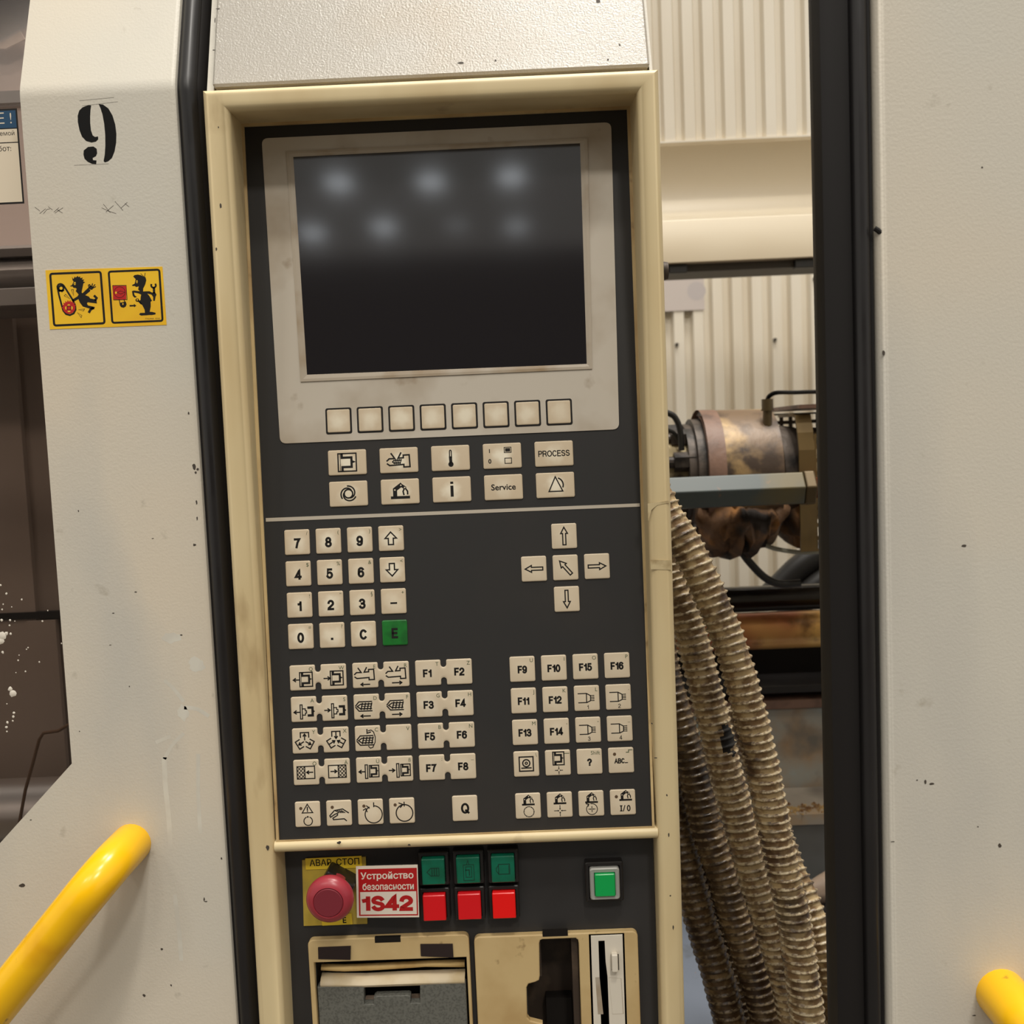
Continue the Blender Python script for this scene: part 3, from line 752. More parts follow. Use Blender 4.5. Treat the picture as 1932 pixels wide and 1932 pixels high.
# number pad
pad = [('7', '/'), ('8', '('), ('9', ')'), (None, '>'), ('4', '$'), ('5', '%'), ('6', '&'), (None, '<'), ('1', '!'), ('2', '"'), ('3', '§'), ('-', '+'), ('0', '='), ('.', '?'), ('C', ''), ('E', '')]
for i, (t, c) in enumerate(pad):
    r, k = divmod(i, 4)
    u, v = k * PITCH, r * PITCH
    if t is None:
        up = (r == 0)
        mk = [(0, lambda p, h, up=up: p.block_arrow(-.02, 0, 1.0, .46, .5, .2, 0 if up else 180, .09))]
        lab = 'beige key with hollow %s arrow' % ('up' if up else 'down')
    elif t == '-': mk = [(0, lambda p, h: p.fill(-.26, -.22, .28, -.08))]; lab = 'beige key printed with a minus sign'
    elif t == '.': mk = [(0, lambda p, h: p.fill(-.1, -.38, .1, -.2))]; lab = 'beige key printed with a decimal point'
    else: mk = [(0, tx(t, .8, 0, -.04 if t in 'CE' else -.1, .185, 1.0))]; lab = 'beige key printed %s' % t
    if t == 'E': lab = 'green enter key printed E'
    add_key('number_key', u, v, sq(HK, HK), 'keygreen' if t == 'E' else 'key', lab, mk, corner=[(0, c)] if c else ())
# arrow cross
for du, dv, ang, lab in ((8.5, 0.155, 0, 'up'), (7.5, 1.155, 90, 'left'), (8.5, 1.155, 40, 'diagonal'), (9.5, 1.155, -90, 'right'), (8.5, 2.155, 180, 'down')):
    u, v = du * PITCH, dv * PITCH
    L_ = 1.42
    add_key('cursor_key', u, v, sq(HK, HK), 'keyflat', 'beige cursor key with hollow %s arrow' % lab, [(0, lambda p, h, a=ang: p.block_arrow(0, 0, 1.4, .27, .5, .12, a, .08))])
# paired machine keys
RA = 4.314
pairs = [[('mold_out', 'Q'), ('mold_in', 'W'), ('inj_l', 'E'), ('inj_r', 'R'), ('F1', 'T'), ('F2', 'Z')],
         [('ej_l', 'A'), ('ej_r', 'S'), ('barrel_l', 'D'), ('barrel_r', 'F'), ('F3', 'G'), ('F4', 'H')],
         [('star_out', 'Y'), ('star_in', 'X'), ('barrel_rot', 'C'), (None, 'V'), ('F5', 'B'), ('F6', 'N')],
         [('hatch_l', 'Ö'), ('hatch_r', 'Ä'), ('core_l', 'Ü'), ('core_r', 'ß'), ('F7', ':'), ('F8', '_')]]
desc = [('mould movement arrows', 'injection unit movement arrows', 'F1 and F2'), ('ejector movement arrows', 'screw movement arrows', 'F3 and F4'),
        ('three-way clamp arrows', 'screw rotation arrow and blank half', 'F5 and F6'), ('hatched guard door arrows', 'core pull arrows', 'F7 and F8')]
for r in range(4):
    for k in range(3):
        u, v = (k * 2 + .5) * PITCH, (RA + r) * PITCH
        mk = []; cn = []
        for j in (0, 1):
            n_, c = pairs[r][k * 2 + j]; du = (j - .5) * PITCH
            if n_ and n_[0] == 'F': mk.append((du, tx(n_, .62, (-.04, -.0)[j], (-.04, -.0)[j], .19, 1.0, .14)))
            elif n_: mk.append((du, ic(n_)))
            cn.append((du, c))
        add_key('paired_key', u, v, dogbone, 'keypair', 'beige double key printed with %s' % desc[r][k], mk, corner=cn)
right = [[('F9', 'U'), ('F10', 'I'), ('F15', 'O'), ('F16', 'P')], [('F11', 'J'), ('F12', 'K'), ('n1', 'L'), ('n2', '.')],
         [('F13', 'M'), ('F14', ','), ('n3', '-'), ('n4', '_')], [('cam', '\\'), ('mold_set', '__'), ('?', 'Shift'), ('ABC...', 'STEP')]]
for r in range(4):
    for k in range(4):
        u, v = (7 + k) * PITCH, (RA + r) * PITCH
        n_, c = right[r][k]; dots = ()
        if n_[0] == 'n':
            mk = [(0, ic('nozzle')), (0, tx(n_[1], .32, .06, -.7, .12))]; lab = 'beige key with nozzle symbol numbered %s' % n_[1]
        elif n_ in ('cam', 'mold_set'): mk = [(0, ic(n_))]; lab = 'beige key with %s symbol' % {'cam': 'framed circle', 'mold_set': 'mould and crossed arrows'}[n_]
        elif n_ == '?': mk = [(0, tx('?', .58, 0, -.06, .2))]; lab = 'beige shift key printed ?'
        elif n_ == 'ABC...': mk = [(0, tx('ABC...', .4, -.0, -.04, .18, .9, .13))]; lab = 'beige key printed ABC with indicator dot'; dots = [(0, -.5, .5)]
        else: mk = [(0, tx(n_, .6, .0, -.04, .19, .95, .12))]; lab = 'beige key printed %s' % n_
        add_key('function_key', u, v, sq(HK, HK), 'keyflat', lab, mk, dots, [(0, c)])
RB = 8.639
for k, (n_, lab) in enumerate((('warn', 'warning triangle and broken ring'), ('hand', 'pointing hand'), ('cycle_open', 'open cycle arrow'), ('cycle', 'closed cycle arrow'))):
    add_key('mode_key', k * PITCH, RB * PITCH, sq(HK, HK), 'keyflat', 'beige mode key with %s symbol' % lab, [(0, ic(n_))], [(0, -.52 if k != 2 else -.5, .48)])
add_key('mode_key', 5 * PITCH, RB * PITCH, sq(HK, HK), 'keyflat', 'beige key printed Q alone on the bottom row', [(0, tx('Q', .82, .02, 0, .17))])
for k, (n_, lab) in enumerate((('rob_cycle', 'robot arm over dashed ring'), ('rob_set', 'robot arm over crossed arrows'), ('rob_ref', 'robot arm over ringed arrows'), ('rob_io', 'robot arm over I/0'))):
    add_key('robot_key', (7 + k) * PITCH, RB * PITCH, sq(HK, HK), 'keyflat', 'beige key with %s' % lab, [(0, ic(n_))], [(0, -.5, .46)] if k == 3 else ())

# tape strips and specks on the right side of the frame
def front_strip(name, pts, Y, mat_, thick=0.25, parent=CP, label=None):
    q = [at(x, y, Y) for x, y in pts]
    mb = MB(); mb.loft([[(p.x, Y, p.z) for p in q], [(p.x, Y - thick, p.z) for p in q]], cap0=True, cap1=True)
    return obj(name, mb, mat_, parent, label=label)
front_strip('tape_strip', [(1227, 1056), (1267, 1057), (1267, 1075), (1228, 1074)], -0.05, 'tape', label='dirty clear tape wrapped over the frame')
front_strip('tape_strip', [(1222, 950), (1264, 944), (1265, 948), (1240, 953), (1229, 962), (1223, 985)], -0.05, 'tape', 0.2, label='torn curl of clear tape on the frame')
mb = MB()
for x, y, w, hh in ((416, 388, 3, 6), (408, 470, 2, 5), (1237, 1430, 4, 1.5), (1262, 1575, 2, 5), (1270, 1750, 2, 6), (505, 1600, 4, 7), (640, 1590, 5, 4), (772, 1594, 4, 3), (1258, 1500, 2, 3), (1265, 1690, 2, 2), (1230, 1365, 2, 2), (412, 240, 1.5, 2)):
    p = at(x, y, -0.06)
    mb.poly([(p.x + w * .32 * (0.5 + .5 * random.random()) * cos(t), p.z + hh * .32 * (0.5 + .5 * random.random()) * sin(t)) for t in [2 * pi * i / 9 for i in range(9)]], lambda a, b: (a, -0.06, b))
obj('paint_chips', mb, 'scratch', CP, kind='stuff')
# bolt on the frame's right edge
p = at(1256, 510, 20)
mb = MB(); mb.cyl((222, 22, p.z), (229.5, 22, p.z), 6.5, 5.0, 20); obj('edge_knob', mb, 'soot', CP, smooth=True, label='dark round knob on the right edge')

YP = 20.0

# ================================================================== EMERGENCY STOP
p0 = at(630, 1684, YP - 1)
ES = thing('emergency_stop_button', (p0.x, YP, p0.z), 'faded red mushroom emergency stop button on yellow plate', 'button')
def plane_rect(name, px, Y, thick, mat_, parent, label=None):
    q = [at(x, y, Y - thick) for x, y in px]
    mb = MB(); mb.loft([[(p.x, Y, p.z) for p in q], [(p.x, Y - thick, p.z) for p in q]], cap0=True, cap1=True)
    return obj(name, mb, mat_, parent, label=label)
plane_rect('yellow_plate', [(570, 1623), (690, 1617), (693, 1743), (573, 1747)], YP, 1.0, 'estop_y', ES)
lb = plane_rect('name_strip', [(576, 1620), (682, 1615), (683.5, 1637), (577, 1641)], YP - 1.0, 0.5, 'label_y', ES, 'bright yellow strip reading АВАР. СТОП')
ROLL = radians(2.1)
def fpen(px, py, Y, rot=ROLL, per=0.32):
    """pen on a vertical plane: units are mm, origin at the pixel, x axis turned by the local lean"""
    c = at(px, py, Y); ca, sa = cos(rot * 0), sin(rot * 0)
    return Pen(lambda x, y: (c.x + x * ca - y * sa, Y, c.z + x * sa + y * ca))
q = fpen(631, 1628.5, YP - 1.56); q.text('АВАР. СТОП', 0, 0.6, 3.9, .012, .92); flatobj('print', q.mb, 'ink', lb)
lb = plane_rect('lower_strip', [(606, 1729), (663, 1724), (665, 1744), (608, 1746.5)], YP - 1.0, 0.5, 'label_y', ES)
q = fpen(649, 1735, YP - 1.56); q.text('HALTE', -4.5, 0, 4.0, .02, 1.0); q = fpen(650, 1736, YP - 1.56); q.text('E', 0, 0, 3.6, .02); flatobj('print', q.mb, 'ink', lb)
# black turned block behind the head
c0 = at(633, 1684, YP - 14)
mb = MB(); a0 = radians(-32)
blk = [(x * cos(a0) - y * sin(a0), x * sin(a0) + y * cos(a0)) for x, y in rrect(9.6, 9.0, 1.5)]
c0 = at(630, 1682, 4)
mb.loft([[(c0.x + x, YP - 1, c0.z + z) for x, z in blk], [(c0.x + x, 5, c0.z + z) for x, z in blk], [(c0.x + x * .94, 4, c0.z + z * .94) for x, z in blk]], cap0=True, cap1=True)
obj('locking_block', mb, 'blackp', ES, label='black turned block behind the red head')
hc = at(622, 1697, -10)
mb = MB()
def lathe(mb, cx, cz, prof, seg=48, cap1=True, mi=0):
    mb.loft([[(cx + r * cos(2 * pi * i / seg), y, cz + r * sin(2 * pi * i / seg)) for i in range(seg)] for r, y in prof], cap0=True, cap1=cap1, mi=mi)
RR = 47.0 / FPX * (573 - 14)
lathe(mb, hc.x, hc.z, [(8, 8), (8, -4), (RR * .90, -6), (RR * .98, -7), (RR, -8.6), (RR * .985, -10.2), (RR * .93, -12), (RR * .82, -13.4), (RR * .72, -14.2), (RR * .645, -14.6), (RR * .63, -14.3), (RR * .615, -14)])
obj('mushroom_head', mb, 'estop_r', ES, smooth=True)
mb = MB(); lathe(mb, hc.x, hc.z, [(RR * .61, -14), (RR * .605, -14.5), (RR * .58, -14.8)])
obj('centre_cap', mb, 'estop_c', ES, smooth=True)

# ================================================================== SAFETY DEVICE SIGN
sg = [(671, 1636), (788.5, 1629), (791.5, 1727.5), (673, 1733)]
c = at(730, 1682, YP)
SG = thing('safety_sign', (c.x, YP, c.z), 'red and white sign reading 1S42 stuck beside the emergency stop', 'sign')
Q = [at(x, y, 8) for x, y in sg]
mb = MB()
Ys = [3.5, 16, 16, 4.0]   # left edge lifts off the plate over the yellow base
front = []; backl = []
nn = 8
for i in range(nn + 1):
    t = i / nn
    lift = 9.0 - 3.0 * t
    Pt = Q[0].lerp(Q[1], t); Pb = Q[3].lerp(Q[2], t)
    front.append([(Pt.x, lift, Pt.z), (Pb.x, lift, Pb.z)]); backl.append([(Pt.x, lift + .5, Pt.z), (Pb.x, lift + .5, Pb.z)])
mb.loft([[f[0], f[1], b[1], b[0]] for f, b in zip(front, backl)], cap0=True, cap1=True)
obj('backing', mb, 'sticker_w', SG)
def spen(h):
    def P(x, y):  # x,y in 0..1 over the sign, y up
        t = Q[3].lerp(Q[2], x); u = Q[0].lerp(Q[1], x); r = t.lerp(u, y)
        return (r.x, 9.0 - 3.0 * x - h, r.z)
    return Pen(P)
mb2 = MB()
def sgrect(x0, y0, x1, y1, h, mb):
    q = spen(h); k = 6
    for i in range(k):
        q.fill(x0 + (x1 - x0) * i / k, y0, x0 + (x1 - x0) * (i + 1) / k, y1)
    mb.add(q.mb.v, q.mb.f)
sgrect(.035, .50, .985, .945, .05, mb2); sgrect(.035, .035, .985, .06, .05, mb2); sgrect(.035, .06, .06, .50, .05, mb2); sgrect(.965, .06, .985, .50, .05, mb2)
obj('red_field', mb2, 'sticker_red', SG)
q = spen(.1)
asp = 0.82
q.text('Устройство', .50, .81, .12, .022, .88); q.text('безопасности', .515, .60, .12, .02, .715); flatobj('white_lettering', q.mb, 'sticker_w', SG)
q = spen(.1)
q.glyphs('1S42', .49, .275, .30, .24, 1.18, .1)
flatobj('red_lettering', q.mb, 'sticker_red', SG)

# ================================================================== PUSH BUTTONS
def push_button(px, lensm, label, marks=None, silver=False, x0=0, name='push_button'):
    Y = 9.0 if not silver else 8
    a = [at(x, y, Y) for x, y in ((px[0], px[1]), (px[2], px[3]))]
    cx, cz = (a[0].x + a[1].x) / 2, (a[0].z + a[1].z) / 2
    hw = abs(a[1].x - a[0].x) / 2; hh = abs(a[1].z - a[0].z) / 2
    B = thing(name, (cx, YP, cz), label, 'push button', None if silver else 'push buttons in the two by three block')
    def rl(w, hgt, Yv, r): return [(cx + x, Yv, cz + z) for x, z in rrect(w, hgt, r)]
    mb = MB(); o = 2.4 if not silver else 5.4
    i_ = 0.35 if not silver else 3.4
    mb.loft([rl(hw + o, hh + o, YP, 1.2), rl(hw + o, hh + o, YP - 6, 1.2), rl(hw + o - .5, hh + o - .5, YP - 6.6, 1.0), rl(hw + i_, hh + i_, YP - 6.8, .6), rl(hw + i_, hh + i_, YP - 2, .6)], cap0=True, cap1=True)
    obj('housing', mb, 'blackp', B, smooth=True, sharp=30)
    if silver:
        mb = MB(); mb.loft([rl(hw + 2.9, hh + 2.9, YP - 2, 1.6), rl(hw + 2.9, hh + 2.9, YP - 9, 1.6), rl(hw + 2.3, hh + 2.3, YP - 9.8, 1.4), rl(hw + .3, hh + .3, YP - 9.4, .5), rl(hw + .3, hh + .3, YP - 6, .5)], cap0=True)
        obj('silver_frame', mb, 'silver', B, smooth=True, sharp=30)
    yl = YP - 11 if not silver else YP - 11.5
    mb = MB(); mb.loft([rl(hw - .1, hh - .1, YP - 3, .6), rl(hw, hh, yl + .5, .6), rl(hw - .5, hh - .5, yl, .5)], cap0=True, cap1=True)
    L_ = obj('lens', mb, lensm, B, smooth=True, sharp=30)
    if marks:
        p = Pen(lambda x, y: (cx + x * hw, yl - .05, cz + y * hh)); marks(p); flatobj('symbol', p.mb, 'lens_ink', L_)
M['lens_ink'] = mat('dark_green_ink', (4, 56, 40), 0.5)
M['lens_ink2'] = mat('dark_green_ink_black', (12, 40, 32), 0.5)
def heater(p): p.line([(.5, .3), (-.2, .3), (-.55, 0), (-.2, -.3), (.5, -.3)], .07, True); [p.line([(x, .25), (x, -.25)], .09) for x in (-.1, .1, .3)]
def motor(p): p.rect(-.4, -.75, .5, .45, .06); p.rect(-.2, -.5, .3, .3, .06); p.line([(-.2, .05), (.1, .05), (.1, -.35)], .09); p.line([(-.1, .5), (0, .8), (.1, .5)], .07)
def pump(p): p.rect(-.38, -.35, .58, .4, .07); p.line([(-.4, .3), (-.58, .1), (-.58, -.1), (-.4, -.3)], .06); p.line([(.5, .3), (.5, -.3)], .05)
push_button((794.5, 1622, 840, 1669), 'lensg', 'dark green square push button with pointed heater symbol, nearest the red sign', heater)
push_button((860, 1619, 906.3, 1666.5), 'lensg', 'dark green square push button with nested squares symbol, between two green buttons', motor)
push_button((926, 1616.5, 972, 1664.5), 'lensg', 'dark green square push button with rounded box symbol, furthest from the red sign', pump)
push_button((797, 1690.5, 842, 1737), 'lensr', 'plain red square push button beside the 1S42 sign')
push_button((863, 1688, 908.5, 1734.7), 'lensr', 'plain red square push button between two other red buttons')
push_button((928.3, 1685.8, 973.8, 1732.5), 'lensr2', 'brightest red square push button, furthest from the 1S42 sign')
push_button((1122, 1651, 1161.8, 1692), 'lensgb', 'bright green square push button in silver frame standing alone', None, True)

# ================================================================== PRINTER UNIT
YF = 15.0
def PF0(x, y): q_ = at(x, y, YF); return (q_.x, q_.z)
wl_ = (PF0(592, 1816)[0], PF0(880, 1807)[0], PF0(736, 1811)[1]); ws_ = (PF0(992, 1800)[0], PF0(1098, 1800)[0], PF0(1060, 1772)[1] + 1); wd_ = (PF0(1118, 1800)[0], PF0(1172, 1800)[0], PF0(1145, 1768)[1])
obj('lower_plate', plate([[(-21.5, 985), (209.5, 985), (209.5, 1214), (-21.5, 1214)]] + [[(x0, 1000), (x1, 1000), (x1, z1), (x0, z1)] for x0, x1, z1 in (wl_, ws_, wd_)], YP, 3, .2), 'lowplate', CP)
def R4(px, Y): q = [at(x, y, Y) for x, y in px]; return q
a = at(580, 1774, YF); b = at(884, 1763, YF)
X0, X1, ZT = a.x, b.x, (a.z + b.z) / 2
PR = thing('strip_printer', ((X0 + X1) / 2, YP, 1000), 'strip printer with tan frame, paper rolls and speckled grey cover', 'printer')
def rr4(x0, x1, z0, z1, r): return [((x0 + x1) / 2 + x, (z0 + z1) / 2 + z) for x, z in rrect((x1 - x0) / 2, (z1 - z0) / 2, r)]
h0 = at(592, 1816, YF); h1 = at(880, 1807, YF)
n0 = at(707, 1770, YF); n1 = at(756, 1777, YF)
outer = rr4(X0, X1, 995, ZT, 3.5)
# notch cut into the top edge
top = [p for p in outer]
frame_loops = [outer, [(h0.x, 1000), (h1.x, 1000), (h1.x, (h0.z + h1.z) / 2), (h0.x, (h0.z + h1.z) / 2)]]
obj('frame', plate(frame_loops, YF, YP - YF, .7), 'tan', PR)
mb = MB(); mb.box(n0.x, n1.x, YF - .15, YF + 2, n1.z, ZT + .2); obj('latch_notch', mb, 'dark', PR)
plane_rect('pad', [(600, 1788), (661.5, 1785.5), (661, 1811), (600.5, 1809.5)], YF, .8, 'felt', PR)
plane_rect('pad', [(793, 1782), (854, 1781.5), (855.5, 1807), (794, 1804)], YF, .8, 'felt', PR)
mb = MB(); mb.box(h0.x - 2, h1.x + 2, YF + 36, YF + 38, 985, (h0.z + h1.z) / 2 + 2); obj('well_back', mb, 'dark', PR)
def wavy(px_top, px_bot, Y, name, mat_, bulge):
    mb = MB(); L_ = []
    n = len(px_top)
    for (xt, yt), (xb, yb) in zip(px_top, px_bot):
        t = at(xt, yt, Y); bt = at(xb, yb, Y)
        col_ = []
        for k in range(7):
            f = k / 6; p = t.lerp(bt, f); col_.append((p.x, Y - bulge * sin(pi * f) ** .7, p.z))
        L_.append(col_)
    mb.loft(L_, closed=False)
    o = obj(name, mb, mat_, PR, smooth=True); sd = o.modifiers.new('thick', 'SOLIDIFY'); sd.thickness = .0006; sd.offset = 1
    return o
wavy([(607, 1819), (650, 1820), (700, 1818), (760, 1815), (820, 1812), (877, 1811)], [(607, 1829), (650, 1831), (700, 1829), (760, 1825), (800, 1822), (877, 1823)], YF + 9, 'paper_edge', 'paper2', 2)
wavy([(608, 1836), (690, 1837), (760, 1833), (878, 1829)], [(609, 1856), (690, 1857), (760, 1855), (878, 1851)], YF + 9, 'paper_roll', 'paper', 7)
# grey cover with a cut-out
def P2(x, y, Y=YF + 4): q_ = at(x, y, Y); return (q_.x, q_.z)
cv = [P2(600, 1859), P2(684, 1856), P2(687.5, 1859), P2(688, 1892), P2(706, 1891.5), P2(706, 1879), P2(710, 1876.5), P2(771, 1874.5), P2(775, 1877), P2(775.5, 1889.5), P2(793, 1889), P2(793, 1857), P2(796, 1853), P2(875, 1850.5), P2(879, 1853)]
cv = cv + [(cv[-1][0] - .2, 996), (cv[0][0] - .4, 996)]
obj('cover', plate([cv], YF + 2, 6, .5), 'slate', PR)
mb = MB(); k0 = at(690, 1881, YF + 12); k1 = at(794, 1890, YF + 12); mb.box(k0.x, k1.x, YF + 10, YF + 14, k1.z - 3, k0.z); obj('tear_bar', mb, 'scrap', PR)

# ================================================================== FLOPPY DRIVE UNIT
a = at(894, 1770, YF); b = at(1203, 1755, YF)
X0, X1, ZT = a.x, b.x, (a.z + b.z) / 2
FD = thing('disk_drive_unit', ((X0 + X1) / 2, YP, 1000), 'tan housing with hollow finger slot and ivory floppy disk drive', 'disk drive')
def PF(x, y): q_ = at(x, y, YF); return (q_.x, q_.z)
sl = [PF(1023, 1773), PF(1086, 1770.5), PF(1090.5, 1774), PF(1092, 1782), (PF(1095, 1932)[0], 996), (PF(1024, 1932)[0], 996), PF(1024, 1932), PF(1000, 1926), PF(995, 1920), PF(993.5, 1864), PF(997, 1857), PF(1010, 1853.5), PF(1017, 1850), PF(1018.5, 1842), PF(1017.5, 1781), PF(1019, 1775)]
dv = [PF(1113.5, 1764), PF(1175, 1761.5), (PF(1179.5, 1932)[0], 996), (PF(1117.5, 1932)[0], 996)]
obj('housing_face', plate([rr4(X0, X1, 990, ZT, 3.5), sl, dv], YF, YP - YF, .9), 'tan', FD)
mb = MB(); ax = PF(985, 1800)[0]; bx = PF(1100, 1800)[0]
mb.box(ax, bx, YF + 34, YF + 36, 985, ZT); obj('slot_back', mb, 'brownd', FD)
mb = MB(); zz = at(1060, 1880, YF + 26).z; mb.box(at(1030, 1880, YF + 26).x, at(1078, 1880, YF + 26).x, YF + 24, YF + 33, 985, zz); obj('slot_floor', mb, 'dark', FD)
mb = MB()
for w0, w1 in (((1018, 1850), (1018, 1775)),):
    pass
xs = PF(1079, 1800)[0]; mb.box(xs, xs + 4, YF + 5, YF + 34, 985, ZT - 5); mb.box(PF(1017, 1800)[0], PF(1017, 1800)[0] + 1.2, YF + 5, YF + 34, PF(1017, 1850)[1], ZT - 5)
obj('slot_wall', mb, 'brownd', FD)
mb = MB(); n0 = at(1023.5, 1758, YF); n1 = at(1071.5, 1765.5, YF); mb.box(n0.x, n1.x, YF - .15, YF + 2, n1.z, n0.z + .6); obj('latch_notch', mb, 'dark', FD)
# drive face
YD = YF - 0.5
slot = [PF(1129, 1775), PF(1140.5, 1774.5), PF(1142.5, 1814), PF(1146, 1842), (PF(1150, 1932)[0], 1005), (PF(1133, 1932)[0], 1005)]
fo = [PF(1114.5, 1765), PF(1174.5, 1762.5), (PF(1178.5, 1932)[0], 997), (PF(1118.5, 1932)[0], 997)]
obj('drive_face', plate([fo, slot], YD, 5, .35), 'ivory', FD)
mb = MB(); s0 = PF(1126, 1774); s1 = PF(1152, 1774); mb.box(s0[0], s1[0], YD + 9, YD + 10, 995, s0[1]); obj('slot_dark', mb, 'dark', FD)
mb = MB(); e0 = PF(1131, 1778); mb.box(e0[0], PF(1139, 1778)[0], YD + 3, YD + 6, 995, e0[1]); obj('slot_flap', mb, 'rail', FD)
b0 = at(1154, 1803, YD - 5); b1 = at(1167, 1836, YD - 5)
mb = MB(); mb.box(b0.x, b1.x, YD - 4.5, YD, b1.z, b0.z); obj('eject_button', mb, 'ivory', FD, bevel=.8)
c0_ = at(1152.5, 1800.5, YD - .05); mb = MB(); mb.box(c0_.x, b1.x + .9, YD - .12, YD + .5, b1.z - .8, c0_.z); obj('button_gap', mb, 'rail', FD)
# finger recess bevels on both sides of the slot
mb = MB()
for side, xa, xb in ((0, 1123, 1131), (1, 1148.5, 1172)):
    t0 = PF(xa, 1843); t1 = PF(xb, 1842)
    za = t0[1]; zb = za - 24
    if side: mb.add([(t0[0], YD - .05, za), (t1[0], YD - .05, za - 1), (t1[0] + .6, YD - .05, zb), (t0[0] + 1.4, YD - .05, zb), (t0[0] + 2, YD + .8, za - 3), (t0[0] + 2.5, YD + .8, zb + 3)], [(0, 1, 4), (1, 2, 5, 4), (2, 3, 5), (0, 4, 5, 3)])
    else: mb.add([(t0[0], YD - .06, za), (t1[0], YD - .06, za), (t1[0] + 1.5, YD - .06, zb), (t0[0] + .8, YD - .06, zb)], [(0, 1, 2, 3)])
obj('finger_recess', mb, 'rim', FD)

# ================================================================== HOOD
TA = radians(20)
def slope(Y0, z0, d, n=0.0):   # distance d up the slope, n outwards
    return (Y0 + d * sin(TA) - n * cos(TA), z0 + d * cos(TA) + n * sin(TA))
HD = thing('metal_hood', (95, 150, 1666), 'pale leather-grained metal hood sloping back above the control panel', 'hood')
mb = MB()
zl, zr = 1668.2, 1666.6
def hl(d, n, ins=0, zoff=0): 
    y0, z0_ = slope(12, zl, d, n)
    return y0, z0_
loops = []
for d in (0, 1.5, 340, 342):
    ins = 1.0 if d in (0, 342) else 0.0
    n_ = -1.0 if d in (0, 342) else 0.0
    y_, z_ = slope(12, 1667.2, d, n_); yb, zb = y_ + 62, z_
    loops.append([(-31.5 + ins, y_, z_), (-30.5 + ins, y_ - .6, z_ + .2), (220.0 - ins, y_ - .6, z_ + .2), (221.2 - ins, y_, z_), (221.2 - ins, yb, zb), (-31.5 + ins, yb, zb)])
mb.loft(loops, cap0=True, cap1=True)
obj('hood_skin', mb, 'hood', HD, smooth=True, sharp=25)
for x0, x1 in ((-36.0, -31.9), (221.5, 223.2)):
    l = []
    for d in (-3, 345):
        y_, z_ = slope(16, 1667.2, d, 0)
        l.append([(x0, y_, z_), (x1, y_, z_), (x1, y_ + 50, z_), (x0, y_ + 50, z_)])
    mb = MB(); mb.loft(l, cap0=True, cap1=True)
    obj('side_flange', mb, 'gate', HD)
mb = MB()
for x, y, w, hh in ((1128, 6, 5, 4), (870, 122, 6, 2), (935, 118, 2, 2), (1168, 90, 2, 2), (1146, 118, 2, 2), (405, 38, 1.2, 5), (403, 95, 3, 1.2), (410, 16, 4, 1)):
    p = at(x, y, 14 + max(0, (140 - y)) * .12)
    d = (p.z - 1667.2) / cos(TA); yy, zz = slope(12, 1667.2, d, .75)
    mb.add([(p.x + w * .4 * cos(t) * random.uniform(.5, 1), yy + sin(TA) * hh * .4 * sin(t), zz + cos(TA) * hh * .4 * sin(t)) for t in [2 * pi * i / 8 for i in range(8)]], [tuple(range(8))])
obj('paint_chips', mb, 'scratch', HD, kind='stuff')

# ================================================================== LEFT SAFETY GATE
YG = 12.0; ZB = 1670.0
XG = -53.0; XO = -143.7
LG = thing('safety_gate', (-400, YG, 300), 'pale grey sliding gate stencilled 9 with yellow bar handle and plastic window', 'gate')
def fold_path(Yb, zlow, length):
    p = [(Yb, zlow, -1.0, 0.0)]
    rb = 26.0; d0 = rb * math.tan(TA / 2)
    for k in range(9):
        a_ = TA * k / 8
        p.append((Yb + rb * (1 - cos(a_)), ZB - d0 + rb * sin(a_), -cos(a_), sin(a_)))
    y_, z_ = p[-1][0], p[-1][1]
    p.append((y_ + length * sin(TA), z_ + length * cos(TA), -cos(TA), sin(TA)))
    return p
LEAF = fold_path(YG, 300, 340)
def leaf_strip(x0, x1, path, round_right=True):
    mb = MB(); l = []
    sec = [(x0, -12), (x0, 0)] + ([(x1 - 3.0, 0), (x1 - 1.6, -.25), (x1 - .6, -.9), (x1, -2.4)] if round_right else [(x1, 0)]) + [(x1, -12)]
    for (yy, zz, ny, nz) in path:
        l.append([(x, yy + n_ * ny, zz + n_ * nz) for x, n_ in sec])
    mb.loft(l, cap0=True, cap1=True); return mb
mb = leaf_strip(XO, XG, LEAF)
low = [(XO, 300), (XO, 1271), (-262, 1152.5), (-700, 1152.5), (-760, 1212), (-760, 1600), (-900, 1600), (-900, 300)]
mb.loft([[(x, YG, z) for x, z in low], [(x, YG + 12, z) for x, z in low]], cap0=True, cap1=True)
obj('door_leaf', mb, 'gate', LG, smooth=True, sharp=24)
obj('far_stile', leaf_strip(-900, -760, fold_path(YG, 1600, 340), False), 'gate', LG, smooth=True, sharp=24)
# window pane
mb = MB(); mb.box(-790, XO + 14, YG + 12.5, YG + 15.5, 1130, ZB - 2)
obj('window_pane', mb, 'pane', LG)
l = []
for n_ in (-13, -16):
    a_ = slope(YG, ZB, 0, n_); b_ = slope(YG, ZB, 355, n_)
    l.append([(-790, a_[0], a_[1]), (XO + 14, a_[0], a_[1]), (XO + 14, b_[0], b_[1]), (-790, b_[0], b_[1])])
mb = MB(); mb.loft(l, cap0=True, cap1=True); obj('window_pane', mb, 'pane', LG)
